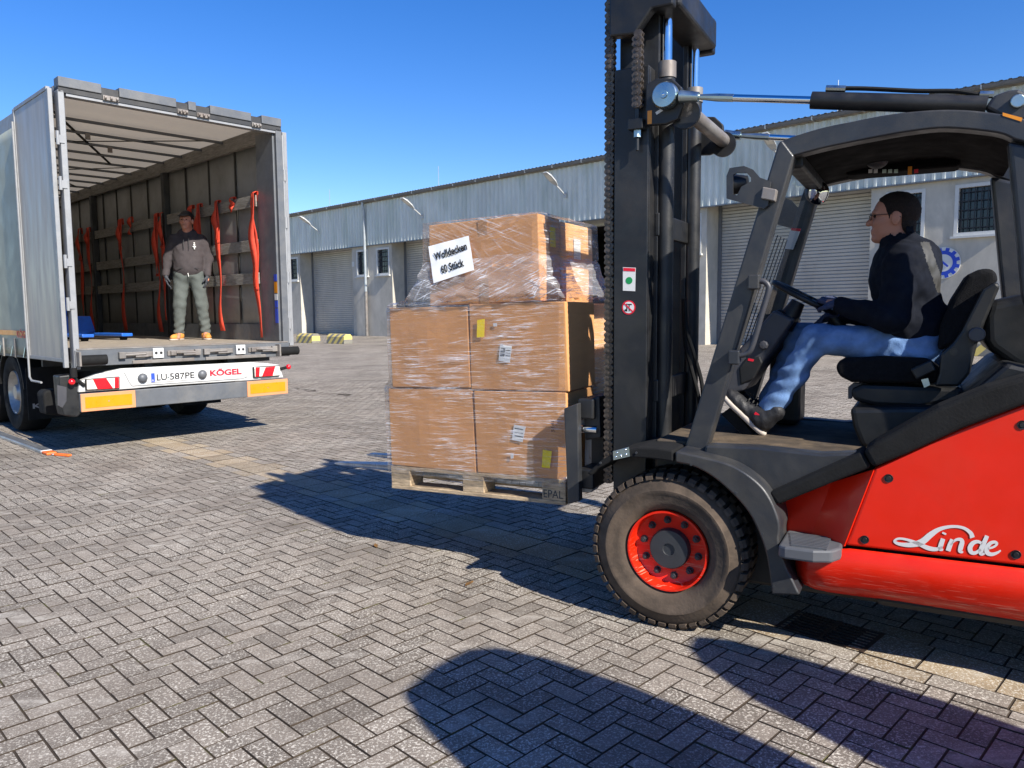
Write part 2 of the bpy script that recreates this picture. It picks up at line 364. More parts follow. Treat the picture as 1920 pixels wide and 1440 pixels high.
def text(name, body, m, parent, o, xd, up, width, height, extr=.002, bold=0., shear=0.):
    cu = bpy.data.curves.new('t', 'FONT'); cu.body = body; cu.size = 1; cu.offset = bold; cu.shear = shear; cu.resolution_u = 4
    ob = bpy.data.objects.new('t', cu); col.objects.link(ob)
    dg = bpy.context.evaluated_depsgraph_get(); me = bpy.data.meshes.new_from_object(ob.evaluated_get(dg))
    bpy.data.objects.remove(ob); bpy.data.curves.remove(cu)
    V = np.array([v.co[:] for v in me.vertices]); lo = V.min(0); hi = V.max(0)
    xd = Vector(xd).normalized(); up = Vector(up).normalized(); o = Vector(o); nrm = xd.cross(up)
    for v in me.vertices:
        a = (v.co.x-lo[0])/(hi[0]-lo[0])*width; b = (v.co.y-lo[1])/(hi[1]-lo[1])*height
        v.co = o+xd*a+up*b+nrm*extr
    me.name = name; me.materials.clear(); me.materials.append(M[m])
    return link(bpy.data.objects.new(name, me), parent)
def catmull(pts, n=6):
    P = [np.array(p, float) for p in pts]; P = [2*P[0]-P[1]]+P+[2*P[-1]-P[-2]]; out = []
    for i in range(1, len(P)-2):
        for k in range(n):
            t = k/n; a, b, c, d = P[i-1:i+3]
            out.append(.5*((2*b)+(-a+c)*t+(2*a-5*b+4*c-d)*t*t+(-a+3*b-3*c+d)*t**3))
    out.append(P[-2]); return out
def copy_part(o, parent):
    c = o.copy(); col.objects.link(c); c.parent = parent; return c

# ================================================================== GROUND
ca, sa = math.cos(GB), math.sin(GB)
def G(b, a, z=0.): return (b*ca-a*sa, b*sa+a*ca, z)
mb = MB(); bs_ = [-120, 8, DB, 400]; zs_ = [-.012, -.012, ZB-.012, ZB-.012]
for i in range(3):
    mb.add([G(bs_[i], -300, zs_[i]), G(bs_[i+1], -300, zs_[i+1]), G(bs_[i+1], 500, zs_[i+1]), G(bs_[i], 500, zs_[i])], [(0, 1, 2, 3)])
ground = tag(mb.build('ground', 'paver_far'), kind='structure')
ground['label'] = 'grey herringbone block paving of the yard'
A_RES = 17.0
def visible(x, y, m=.35):
    d = y*math.cos(PITCH)
    return d > 1.9 and abs(x) < .667*d+m and d < A_RES
SL0, SL1 = 3.43, 3.71      # slab row of the drain line
def paver_geo(L, W, ch=.0018, dp=.05):
    l, w = L/2-.0028, W/2-.0028; l2, w2 = l-ch, w-ch
    v = [(-l2,-w2,0),(l2,-w2,0),(l2,w2,0),(-l2,w2,0),(-l,-w,-ch),(l,-w,-ch),(l,w,-ch),(-l,w,-ch),(-l,-w,-dp),(l,-w,-dp),(l,w,-dp),(-l,w,-dp)]
    f = [(0,1,2,3)]+[(4+i,4+(i+1)%4,(i+1)%4,i) for i in range(4)]+[(8+i,8+(i+1)%4,4+(i+1)%4,4+i) for i in range(4)]
    return np.array(v), f
cells = []
CE = .0945
for iy in range(-32, 310):           # along a, 0.1 m cells
    for ix in range(-64, 235):       # along b
        mm = (ix-iy) % 4
        if mm == 0: b0, a0, l, w = ix*CE, iy*CE, 2*CE, CE
        elif mm == 3: b0, a0, l, w = ix*CE, iy*CE, CE, 2*CE
        else: continue
        b0 += .028
        bc, ac = b0+l/2, a0+w/2-.05
        # cut against the drain line
        if b0+l > SL0-.12 and b0 < SL1+.12:
            if bc < (SL0+SL1)/2: e = SL0-.12-b0; l = e
            else: e = b0+l-(SL1+.12); b0 = SL1+.12; l = e
            if l < .03: continue
            bc = b0+l/2
        x, y, _ = G(bc, ac)
        if visible(x, y): cells.append((math.hypot(x, y), bc, ac, l, w))
cells.sort()
tone_var = [rng.uniform(-.22, .22) for _ in range(10)]
def tone_attr(me, vals):
    at = me.attributes.new('tone', 'FLOAT', 'FACE'); at.data.foreach_set('value', np.array(vals, dtype=np.float32))
pm = {}
def paver_mesh(L, W, k, mname='paver_stone'):
    key = (round(L, 3), round(W, 3), k, mname)
    if key not in pm:
        v, f = paver_geo(L, W); me = bpy.data.meshes.new('paver'); me.from_pydata(v.tolist(), [], f); me.materials.append(M[mname]); me.materials.append(M['joint_fill']); me.polygons.foreach_set('material_index', [0]+[1]*(len(f)-1)); me.update()
        tone_attr(me, [tone_var[k]]*len(f)); pm[key] = me
    return pm[key]
def place_piece(name, b, a, L, W, k, mname='paver_stone', zj=.0011):
    o = bpy.data.objects.new(name, paver_mesh(L, W, k, mname)); x, y, _ = G(b, a)
    o.location = (x, y, ground_z(x, y)+rng.uniform(-1.4, 1.4)*zj); o.rotation_euler = (rng.uniform(-.009, .009), rng.uniform(-.009, .009), GB+rng.uniform(-.007, .007))
    link(o, ground)
near = [c for c in cells if c[0] > 2.2][:300]; nearset = set(near)
for (d, b, a, l, w) in near: place_piece('paver', b, a, l, w, int(rng.integers(10)))
VV = []; FF = []; TT = []; nv = 0
for c in cells:
    if c in nearset: continue
    d, b, a, l, w = c; v, f = paver_geo(l, w)
    v = v.copy(); v[:, 2] += rng.uniform(-.0015, .0015)+v[:, 0]*rng.uniform(-.009, .009)+v[:, 1]*rng.uniform(-.009, .009)
    x = (b+v[:, 0])*ca-(a+v[:, 1])*sa; y = (b+v[:, 0])*sa+(a+v[:, 1])*ca
    zz = ZB*np.clip((b+v[:, 0]-8)/(DB-8), 0, 1)
    VV.append(np.stack([x, y, v[:, 2]+zz], 1)); FF += [tuple(i+nv for i in q) for q in f]; nv += len(v); TT += [rng.uniform(-.22, .22)]*len(f)
me = bpy.data.meshes.new('paving_stones'); me.from_pydata(np.concatenate(VV).tolist(), [], FF); me.materials.append(M['paver_stone']); me.materials.append(M['joint_fill']); me.polygons.foreach_set('material_index', ([0]+[1]*8)*(len(FF)//9)); tone_attr(me, TT)
tag(link(bpy.data.objects.new('paving_stones', me), ground), kind='stuff')
# bedding between the stones
mb = MB(); mb.grid(lambda u, w: (lambda x, y: (x, y, ground_z(x, y)-.0045))(*((-1+2*u)*(.7*(1.6+w*(A_RES-1.9))+.4), 1.6+w*(A_RES-1.9))), 24, 24)
mb.build('joint_sand', 'joint_fill', ground)
# drain line: a row of large slabs between two border courses
for k in range(-8, 60):
    a = .25+k*.295
    x, y, _ = G(3.57, a)
    if not visible(x, y, .6) or 1.22 < a < 1.60: continue
    place_piece('drain_slab', 3.57, a, SL1-SL0, .295, k % 10, 'slab_stone', .001)
for k in range(-8, 60):
    for b in (SL0-.06, SL1+.06):
        a = .18+k*.295+(.1 if b > 3.6 else 0)
        x, y, _ = G(b, a)
        if visible(x, y, .6): place_piece('border_slab', b, a, .118, .295, (k+3) % 10, 'slab_stone' if k % 2 else 'paver_stone', .001)
mb = MB()
gx0, gx1, ga0, ga1 = SL0, SL1, 1.20, 1.62
for k in range(8):
    b = gx0+.02+k*(gx1-gx0-.04)/7
    mb.add([G(b-.008, ga0, .002), G(b+.008, ga0, .002), G(b+.008, ga1, .002), G(b-.008, ga1, .002), G(b-.008, ga0, -.03), G(b+.008, ga0, -.03), G(b+.008, ga1, -.03), G(b-.008, ga1, -.03)], [(0,1,2,3),(0,1,5,4),(1,2,6,5),(2,3,7,6),(3,0,4,7)])
for a0, a1 in ((ga0, ga0+.02), (ga1-.02, ga1), ((ga0+ga1)/2-.01, (ga0+ga1)/2+.01)):
    mb.add([G(gx0, a0, .003), G(gx1, a0, .003), G(gx1, a1, .003), G(gx0, a1, .003), G(gx0, a0, -.03), G(gx1, a0, -.03), G(gx1, a1, -.03), G(gx0, a1, -.03)], [(0,1,2,3),(0,1,5,4),(1,2,6,5),(2,3,7,6),(3,0,4,7)])
mb.build('drain_grate', 'grate_iron', ground)

# ================================================================== HALL
hall = empty('warehouse_hall', BF, 'long grey hall with ribbed metal cladding above roller doors and barred windows', 'building')
def ly(a): return a-BA0
def lz(z): return z-ZB
HC, HG, REC = 5.05, 7.02, .8
AMIN, AMAX = -14., 74.
starts = [4.85+8.66*k for k in range(-2, 8)]       # near end of each wall block
def bay(a0, a1, wins):
    """one projecting wall block with window openings cut out of its face"""
    mb = MB(); T = .3
    cuts = sorted(wins); z0, z1 = lz(3.42), lz(4.76)
    mb.box(0, T, ly(a0), ly(a1), -.1, z0); mb.box(0, T, ly(a0), ly(a1), z1, lz(HC)-.002)
    e = a0
    for w0, w1 in cuts: mb.box(0, T, ly(e), ly(w0), z0, z1); e = w1
    mb.box(0, T, ly(e), ly(a1), z0, z1)
    mb.box(T, REC+.25, ly(a0), ly(a0)+.25, -.1, lz(HC)-.002); mb.box(T, REC+.25, ly(a1)-.25, ly(a1), -.1, lz(HC)-.002)
    mb.build('wall_bay', 'concrete', hall)
    for w0, w1 in cuts:
        f = MB(); y0, y1 = ly(w0), ly(w1); t = .09; X0, X1 = -.02, .12
        f.box(X0, X1, y0, y0+t, z0, z1); f.box(X0, X1, y1-t, y1, z0, z1); f.box(X0, X1, y0+t, y1-t, z0, z0+t); f.box(X0, X1, y0+t, y1-t, z1-t, z1)
        w = f.build('window', 'frame_white', hall)
        MB().box(.13, .16, y0, y1, z0, z1).build('pane', 'window_dark', w)
        g_ = MB(); n = 6
        for k in range(n): yy = y0+t+(y1-y0-2*t)*(k+.5)/n; g_.box(.02, .035, yy-.012, yy+.012, z0+t, z1-t)
        for k in range(5): zz = z0+t+(z1-z0-2*t)*(k+.5)/5; g_.box(.036, .05, y0+t, y1-t, zz-.012, zz+.012)
        g_.build('window_grille', 'iron_bar', w)
        MB().box(-.10, .02, y0-.06, y1+.06, z0-.06, z0-.002).build('sill', 'frame_white', w)
for k, s in enumerate(starts):
    w = [(s+.2, s+1.28), (s+2.0, s+3.02)]
    bay(s, s+3.42, w)
    d0, d1 = s+3.42, s+8.66                       # the opening up to the next block
    if abs(s+3.42-(4.85+2*8.66-8.66+3.42)) < .01:   # the one that stands open
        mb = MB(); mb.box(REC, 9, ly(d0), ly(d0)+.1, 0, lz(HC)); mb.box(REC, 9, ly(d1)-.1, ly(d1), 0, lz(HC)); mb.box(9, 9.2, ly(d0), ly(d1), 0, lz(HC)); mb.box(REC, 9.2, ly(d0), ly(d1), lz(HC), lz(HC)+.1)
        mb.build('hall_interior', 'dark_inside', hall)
        MB().box(6., 6.3, ly(d0)+.15, ly(d1)-.15, 3.35, 3.75).build('crane_beam', 'crane_yellow', hall)
        r = MB()
        for zz in (1.0, 2.1, 3.0): r.box(7., 7.9, ly(d0)+.3, ly(d1)-.4, zz, zz+.1)
        for yy in (d0+.3, d0+2.4, d1-.5): r.box(7., 7.1, ly(yy), ly(yy)+.1, 0, 3.2)
        r.build('storage_rack', 'gutter_grey', hall)
        MB().box(REC, REC+.25, ly(d0)+.26, ly(d1)-.26, lz(HC)-.25, lz(HC)-.004).build('shutter_box', 'roller', hall)
        continue
    mb = MB(); n = 44; z0, z1 = -.02, lz(HC)-.004; vs = []
    prof = []
    for j in range(n):
        za = z0+(z1-z0)*j/n; zb = z0+(z1-z0)*(j+1)/n; h_ = zb-za
        prof += [(za+.0*h_, .03), (za+.12*h_, .0), (za+.78*h_, -.012), (za+.95*h_, .005)]
    prof.append((z1, .03))
    mb.add([(REC+x, ly(d0)+.002, z) for z, x in prof]+[(REC+x, ly(d1)-.002, z) for z, x in prof], [(i, i+1, len(prof)+i+1, len(prof)+i) for i in range(len(prof)-1)])
    dr = mb.build('roller_door', 'roller', hall)
    for yy in (d0+.002, d1-.122): MB().box(REC-.06, REC-.015, ly(yy), ly(yy)+.12, 0, lz(HC)-.004).build('guide_rail', 'gutter_grey', dr)
# ribbed cladding
mb = MB(); pitch = .25; pts = []
a = AMIN
while a < AMAX:
    pts += [(a, 0), (a+.06, 0), (a+.115, -.055), (a+.18, -.055), (a+.235, 0)]; a += pitch
CX = -.06
mb.add([(CX+d, ly(q), lz(HC)-.10) for q, d in pts]+[(CX+d, ly(q), lz(HG)) for q, d in pts], [(i, i+1, len(pts)+i+1, len(pts)+i) for i in range(len(pts)-1)])
mb.build('cladding', 'cladding', hall)
MB().box(-.05, .3, ly(AMIN), ly(AMAX), lz(HC)+.002, lz(HG)+.1).build('upper_wall', 'concrete', hall)
MB().box(-.13, -.05, ly(AMIN), ly(AMAX), lz(HC)-.14, lz(HC)-.102).build('drip_trim', 'gutter_grey', hall)
mb = MB(); half = [(.09*math.cos(t), .09*math.sin(t)) for t in np.linspace(math.pi, 2*math.pi, 9)]
prof = [(-.24+x, lz(HG)+.12+z) for x, z in half]+[(-.24+.8*x, lz(HG)+.12+.8*z) for x, z in half[::-1]]
mb.prism(prof, 'y', ly(AMIN), ly(AMAX)); mb.build('gutter', 'gutter_grey', hall, smooth=50)
mb = MB()
for k in range(60): yy = ly(AMIN+.7+k*1.45); mb.box(-.34, -.13, yy, yy+.03, lz(HG)+.025, lz(HG)+.04); mb.box(-.345, -.335, yy, yy+.03, lz(HG)+.025, lz(HG)+.13)
mb.build('gutter_bracket', 'zinc_pipe', hall)
mb = MB(); pts = []
a = AMIN
while a < AMAX: pts += [(a, 0), (a+.09, 0), (a+.12, .02), (a+.17, .02)]; a += .2
mb.add([(-.26, ly(q), lz(HG)+.16+d) for q, d in pts]+[(12., ly(q), lz(HG)+1.0+d) for q, d in pts], [(i, i+1, len(pts)+i+1, len(pts)+i) for i in range(len(pts)-1)])
mb.build('roof', 'roof_sheet', hall)
MB().prism([(0.3, -.1), (22, -.1), (22, lz(HG)+1.0), (12, lz(HG)+.92), (.3, lz(HG)+.1)], 'y', ly(AMIN), ly(AMIN)+.25).build('gable_wall', 'concrete', hall)
MB().prism([(0.3, -.1), (22, -.1), (22, lz(HG)+1.0), (12, lz(HG)+.92), (.3, lz(HG)+.1)], 'y', ly(AMAX)-.25, ly(AMAX)).build('gable_wall', 'concrete', hall)
for a in (32.85, 32.85-17.3*1.0-.2):
    dsp = MB(); y_ = ly(a)
    dsp.tube([(-.24, y_, lz(HG)+.05), (-.24, y_, lz(HG)-.15), (-.17, y_, lz(HG)-.4), (-.17, y_, 2.2)], .07, 10)
    d_ = dsp.build('downpipe', 'zinc_pipe', hall, smooth=40)
    MB().tube([(-.17, y_, 2.25), (-.17, y_, -.02)], .085, 10).build('pipe_foot', 'steel_worn', d_, smooth=40)
mb = MB(); mb.box(REC-.75, REC-.74, ly(34.62), ly(34.30), lz(3.75), lz(4.1)); 
MB().box(-.025, -.003, ly(34.02), ly(34.24), lz(3.95), lz(4.2)).build('number_plate', 'frame_white', hall)
for a in (27.2, 9.3, 36.2, 46.): MB().tube([(0, ly(a), lz(HG)+.2), (0, ly(a), lz(HG)+1.1)], .012, 5).build('lightning_rod', 'zinc_pipe', hall)
# round cog emblem painted on a disc on the wall
ec = (ly(6.34), lz(2.735)); er = .42
mb = MB(); mb.lathe([(0, -.03), (er, -.03), (er, -.003)], (0, ec[0], ec[1]), (1, 0, 0), 48); em = mb.build('cog_emblem', 'white_print', hall)
mb = MB(); pts = []
for k in range(12):
    for f, r_ in ((0.0, .80), (.22, .80), (.28, 1.0), (.72, 1.0), (.78, .80)):
        t = 2*math.pi*(k+f)/12; pts.append((ec[0]+er*r_*math.cos(t)*.97, ec[1]+er*r_*math.sin(t)*.97))
inner = [(ec[0]+er*.55*math.cos(2*math.pi*i/len(pts)), ec[1]+er*.55*math.sin(2*math.pi*i/len(pts))) for i in range(len(pts))]
n = len(pts); mb.add([(-.034, a, b) for a, b in pts]+[(-.034, a, b) for a, b in inner], [(i, (i+1) % n, n+(i+1) % n, n+i) for i in range(n)])
mb.build('cog_ring', 'blue_print', em)
mb = MB(); mb.bar((-.036, ec[0]-.12, ec[1]-.1), (-.036, ec[0]+.12, ec[1]+.12), .05, .004, (1, 0, 0)); mb.bar((-.036, ec[0]+.12, ec[1]+.12), (-.036, ec[0]+.2, ec[1]+.02), .09, .004, (1, 0, 0)); mb.build('hammer_mark', 'blue_print', em)

# wall lamps
def wall_lamp(a, label):
    fr = Frame(*(BF.m @ Vector((CX-.05, ly(a), lz(5.98)))).xy, GB, 5.98)
    o = empty('wall_lamp', fr, label, 'lamp', 'lamps along the hall cladding')
    MB().box(-.03, .02, -.07, .07, -.10, .10).build('wall_plate', 'lamp_grey', o)
    MB().tube([(0, 0, 0), (-.35, 0, .22), (-.55, 0, .33)], .03, 8).build('arm', 'lamp_grey', o, smooth=40)
    h = MB(); d = Vector((-.83, 0, .5)).normalized()
    for k, (t, w) in enumerate(((0, .07), (.25, .13), (.6, .15), (.8, .1))): pass
    sec = [(0, .07, .05), (.2, .14, .09), (.55, .16, .10), (.78, .11, .05)]; vs = []
    b0 = Vector((-.5, 0, .30)); up = Vector((.5, 0, .83))
    for t, w, hh in sec: vs += [b0+d*t+Vector((0, s1*w, 0))+up*s2 for s1, s2 in ((-1, 0), (1, 0), (.7, hh), (-.7, hh))]
    h.add(vs, [(4*i+j, 4*i+(j+1) % 4, 4*i+4+(j+1) % 4, 4*i+4+j) for i in range(3) for j in range(4)]+[(3, 2, 1, 0), (12, 13, 14, 15)])
    h.build('lamp_head', 'lamp_grey', o, bevel=.012)
    MB().add([b0+d*.3+Vector((0, -.1, 0))-up*.004, b0+d*.3+Vector((0, .1, 0))-up*.004, b0+d*.65+Vector((0, .1, 0))-up*.004, b0+d*.65+Vector((0, -.1, 0))-up*.004], [(0, 1, 2, 3)]).build('lens', 'clear_lens', o)
wall_lamp(37.2, 'grey wall lamp on cladding above the roller door next to open trailer')
wall_lamp(28.29, 'grey wall lamp on cladding above the roller door behind the carton load')
wall_lamp(19.59, 'grey wall lamp on cladding above the dark open hall doorway')
wall_lamp(10.9, 'grey wall lamp on cladding half hidden behind forklift front pillar')

# hazard blocks at the wall foot
def barrier(p0, p1, label):
    g0, g1 = ground_hit(*p0), ground_hit(*p1); c = (g0+g1)/2
    L = 1.35
    fr = Frame(c.x, c.y, GB, ground_z(c.x, c.y)); o = MB()
    o.prism([(-.22, -.02), (.22, -.02), (.20, .28), (.12, .40), (-.12, .40), (-.20, .28)], 'y', -L/2, L/2)
    ob = o.build('bumper_block', 'hazard', bevel=.02); ob.matrix_world = fr.m
    tag(ob, label, 'barrier', 'striped concrete blocks along the hall')
barrier((553, 641), (604, 643), 'yellow and black striped concrete block right next to trailer doorpost')
barrier((612, 643), (662, 644), 'yellow and black striped concrete block in front of the downpipe')
barrier((1795, 664), (1850, 667), 'striped concrete block glimpsed behind the forklift seat')

# ================================================================== TRAILER
trailer = empty('box_trailer', TR, 'grey curtain-sided semi-trailer with rear doors open and a white light bar', 'trailer')
W_, FH, TH, LEN = 2.55, 1.168, 4.0, 11.5
# floor
fl = MB(); fl.box(.03, W_-.03, .0, LEN, FH-.14, FH-.03); fl = fl.build('floor', 'trailer_dark', trailer)
nb = 9
for k in range(nb):
    x0 = .04+(W_-.08)*k/nb; MB().box(x0+.002, x0+(W_-.08)/nb-.002, .0, LEN, FH-.029, FH).build('floor_board', 'trailer_floor', fl)
# rear sill
sill = MB().box(.0, W_, -.05, -.002, FH-.19, FH-.012).build('rear_sill', 'trailer_grey', trailer, bevel=.006)
MB().box(.02, W_-.02, -.055, .01, FH-.011, FH+.003).build('sill_lip', 'steel_worn', sill)
for x in (.16, W_-.05):
    MB().tube([(x-.13, -.11, FH-.12), (x+.13, -.11, FH-.12)], .055, 14).build('rubber_buffer', 'rubber', sill, smooth=40)
    MB().box(x-.15, x-.13, -.15, -.05, FH-.18, FH-.03).build('buffer_bracket', 'steel_worn', sill)
def latch(x, s):
    l = MB(); z = FH-.085
    l.box(x-.19, x+.19, -.066, -.052, z-.03, z+.03); l.tube([(x-.15*s, -.085, z), (x+.1*s, -.085, z+.006)], .016, 8); l.box(x-.19*s, x-.12*s, -.10, -.05, z-.035, z+.035)
    l.tube([(x-.02, -.10, z-.02), (x+.12, -.10, z-.02)], .012, 6); l.box(x+.1*s, x+.16*s, -.095, -.05, z-.025, z+.025)
    l.build('door_latch', 'steel_worn', sill, bevel=.004)
for x, s in ((.62, 1), (1.16, -1), (1.58, 1), (2.16, -1)): latch(x, s)
for x in (.86, 1.86):
    b = MB().box(x-.06, x+.06, -.085, -.052, FH-.135, FH-.02).build('socket_block', 'white_paint', sill, bevel=.005)
    for dx in (-.028, .028): MB().cyl((x+dx, -.0851, FH-.075), (x+dx, -.088, FH-.075), .016, 10).build('socket_hole', 'black_print', b)
for x0, x1 in ((.58, 1.28), (1.42, 2.2)): MB().box(x0, x1, -.068, -.051, FH-.188, FH-.15).build('rub_strip', 'steel_worn', sill, bevel=.005)
# rear frame
MB().box(-.005, .055, -.03, .10, FH-.22, TH-.13).build('rear_post', 'alu_white', trailer, bevel=.008)
MB().box(W_-.075, W_+.01, -.03, .02, FH-.02, TH-.13).build('rear_post', 'trailer_grey', trailer, bevel=.006)
MB().box(W_-.10, W_-.03, .021, .46, FH+.002, TH-.15).build('corner_post', 'trailer_grey', trailer, bevel=.01)
hd = MB().box(0, W_, -.03, .12, TH-.155, TH-.10).build('header_beam', 'trailer_dark', trailer)
MB().box(.075, W_-.07, -.02, .08, TH-.185, TH-.157).build('header_trim', 'alu_white', hd)
segs = [(0., .42), (.60, 1.22), (1.36, 1.45), (1.62, 2.14), (2.28, W_)]
for x0, x1 in segs: MB().box(x0, x1, -.045, .1, TH-.10, TH+.0).build('header_cover', 'trailer_grey', hd, bevel=.006)
for (a, b), (c, d) in zip(segs, segs[1:]):
    MB().box(b+.004, c-.004, -.028, .1, TH-.10, TH-.03).build('header_recess', 'trailer_dark', hd)
    l = MB(); l.box(b+.01, c-.01, -.05, -.03, TH-.16, TH-.11)
    for xx in (b+.03, (b+c)/2, c-.03): l.cyl((xx-.012, -.055, TH-.135), (xx+.012, -.055, TH-.135), .018, 8)
    l.build('header_latch', 'steel_worn', hd, bevel=.003)
# roof
rf = MB().grid(lambda u, w: (.03+u*(W_-.06), .1+w*(LEN-.1), TH-.05-.012*math.sin(w*60)**2*math.sin(u*math.pi)), 10, 90).build('roof_tarp', 'tarp', trailer, smooth=60)
for x in (.0, W_-.09):
    MB().box(x, x+.09, .13, LEN, TH-.25, TH-.06).build('roof_rail', 'alu_white' if x < 1 else 'board_wood', trailer, bevel=.01)
bows = [TRw(x, y, 2.40)[0] for x, y in ((409, 250), (371, 262), (335, 274), (299, 286), (269, 298), (239, 307), (211, 318), (186, 327), (162, 334))]
st = (bows[-1]-bows[0])/(len(bows)-1)
bows = [bows[0]+st*k for k in range(15) if bows[0]+st*k < LEN-.2]
for k, a in enumerate(bows):
    b = MB().box(.09, W_-.09, a-.016, a+.016, TH-.112, TH-.08).build('roof_bow', 'trailer_grey', rf)
    MB().box(.4+(k % 3)*.5, .46+(k % 3)*.5, a-.035, a-.02, TH-.18, TH-.10).build('bow_hook', 'steel_worn', b)
for (x0, a0, x1, a1) in ((.25, bows[0]-.3, 1.9, bows[4]), (2.3, bows[0], .3, bows[3]), (2.3, bows[4], .3, bows[8]), (.3, bows[4], 2.2, bows[8])):
    MB().bar((x0, a0, TH-.09), (x1, a1, TH-.09), .04, .006).build('scissor_strap', 'webbing', rf)
# right side: inside of the curtain, posts, slats
wall = MB().grid(lambda u, w: (W_-.03+.006*math.sin(u*40), .45+u*(LEN-.45), FH+w*(TH-.2-FH)), 60, 4).build('right_curtain', 'curtain_inner', trailer, smooth=60, solid=.008)
MB().box(W_-.06, W_-.02, .1, LEN, FH+.002, FH+.22).build('kick_board', 'trailer_grey', trailer)
def aw(zx): return TRw(zx*.302, 120+700*.302, 2.48)[0]
post_a = [aw(1030), aw(575)]
for zx in (1625, 1450, 1285, 1140, 900, 795, 705, 620, 545, 470):
    a = aw(zx); MB().box(W_-.047, W_-.040, a-.022, a+.022, FH+.22, TH-.25).build('webbing_strap', 'webbing', wall)
a = .62
MB().box(W_-.05, W_-.043, .46, LEN, 2.38, 2.44).build('lashing_band', 'webbing', wall)
post_a.append(post_a[-1]+(post_a[1]-post_a[0]))
for a in post_a: MB().box(W_-.14, W_-.045, a-.05, a+.05, FH+.001, TH-.25).build('side_post', 'trailer_dark', trailer, bevel=.008)
rows = [TRw(1680*.302, 120+825*.302, 2.42)[1], TRw(1680*.302, 120+1110*.302, 2.42)[1], TRw(1690*.302, 120+1322*.302, 2.42)[1]]
edges = [.42]+[p for p in post_a]
for i in range(len(edges)-1):
    for r_, z in enumerate(rows):
        MB().box(W_-.115, W_-.09, edges[i]+.06, edges[i+1]-.06, z-.075, z+.075).build('side_slat', 'board_wood', trailer, bevel=.004)
MB().box(.03, W_-.03, LEN-.05, LEN, FH, TH-.1).build('front_wall', 'trailer_grey', trailer)
# left curtain outside
def cur(u, w):
    z = FH-.12+w*(TH-.24-FH+.12); a = 1.28+u*(LEN-1.28)
    return (-.012-.010*math.sin(a*9)*math.exp(-((z-1.05)/.28)**2), a, z)
lc = MB().grid(cur, 150, 24).build('left_curtain', 'curtain_green', trailer, smooth=60, solid=.006)
MB().box(-.030, -.024, 1.32, LEN, FH+.12, FH+.18).build('yellow_stripe', 'amber', lc)
text('side_lettering', 'KÖGEL', 'red_print', lc, (-.031, 2.0, FH+.09), (0, -1, 0), (0, 0, 1), .55, .11, .002, .02)
for k in range(6):
    a = 1.55+k*.55; q = MB().box(-.045, -.028, a-.02, a+.02, FH-.16, FH+.08).build('curtain_buckle', 'steel_worn', lc, bevel=.003)
    MB().bar((-.05, a, FH-.02), (-.075, a, FH-.14), .03, .012, (0, 1, 0)).build('buckle_lever', 'chrome', q)
MB().box(.01, .07, .1, LEN, FH-.16, FH-.002).build('side_rail', 'trailer_grey', trailer)
# left door, folded right round against the side
ld = MB().box(-.075, -.045, .09, 1.30, FH-.10, TH-.13).build('left_door', 'door_panel', trailer, bevel=.004)
MB().box(-.085, -.04, 1.301, 1.36, FH-.14, TH-.10).build('door_frame', 'alu_white', ld, bevel=.006)
MB().box(-.085, -.04, .03, .088, FH-.20, TH-.12).build('door_frame', 'alu_white', ld, bevel=.006)
for z0, z1 in ((FH-.14, FH-.10), (TH-.13, TH-.09)): MB().box(-.083, -.042, .089, 1.30, z0, z1).build('door_frame', 'alu_white', ld, bevel=.004)
MB().tube([(-.10, 1.30, TH-.25), (-.10, 1.30, FH+.1), (-.10, 1.30, FH-.36), (-.10, 1.22, FH-.40), (-.10, .85, FH-.40)], .013, 8).build('lock_rod', 'alu_white', ld, smooth=50)
for zy in (460, 740, 1225): 
    z = TRr(108, 120+zy*.302)[1]; h = MB(); h.tube([(-.03, -.025, z-.07), (-.03, -.025, z+.07)], .018, 10); h.box(-.03, .03, -.04, -.03, z-.05, z+.03); h.build('hinge', 'alu_white', ld, smooth=40)
z = TRr(135, 480+255*.354)[1]; h = MB(); h.tube([(-.03, -.025, z-.07), (-.03, -.025, z+.07)], .018, 10); h.box(-.03, .03, -.04, -.03, z-.05, z+.03); h.build('hinge', 'alu_white', ld, smooth=40)
MB().tube([(-.02, -.03, FH-.30), (-.02, -.03, FH-.20)], .035, 10).build('post_foot', 'rubber', ld, smooth=40)
# right door against the other side
rd = MB().box(W_+.05, W_+.08, .05, 1.30, FH-.05, TH-.16).build('right_door', 'door_panel', trailer, bevel=.004)
MB().box(W_+.035, W_+.095, .0, .049, FH-.06, TH-.15).build('door_frame', 'alu_white', rd, bevel=.006)
MB().tube([(W_+.02, -.02, FH-.02), (W_+.02, -.02, TH-.2)], .014, 8).build('seal', 'alu_white', rd)
for z in (1.4, 2.0, 2.7, 3.3): 
    h = MB(); h.tube([(W_+.03, -.02, z-.07), (W_+.03, -.02, z+.07)], .024, 10); h.build('hinge', 'alu_white', rd, smooth=40)
# stickers on the corner post
for (zx0, zy0, zx1, zy1, mm) in ((1715, 1305, 1750, 1345, 'blue_print'), (1730, 1352, 1755, 1420, 'amber')):
    pa = TRw(zx0*.302, 120+zy0*.302, W_-.102); pb = TRw(zx1*.302, 120+zy1*.302, W_-.102)
    MB().box(W_-.104, W_-.101, max(.03, min(pa[0], pb[0])), max(.1, max(pa[0], pb[0])), pb[1], pa[1]).build('sticker', mm, trailer)
for (zx0, zy0, zx1, zy1, mm) in ((1480, 200, 1502, 232, 'white_print'), (1482, 236, 1502, 272, 'blue_print'), (1472, 278, 1505, 355, 'blue_print')):
    pa = TRw(zx0*.354, 480+zy0*.354, W_-.102); pb = TRw(zx1*.354, 480+zy1*.354, W_-.102)
    MB().box(W_-.104, W_-.101, max(.03, min(pa[0], pb[0])), max(.1, max(pa[0], pb[0])), pb[1], pa[1]).build('sticker', mm, trailer)
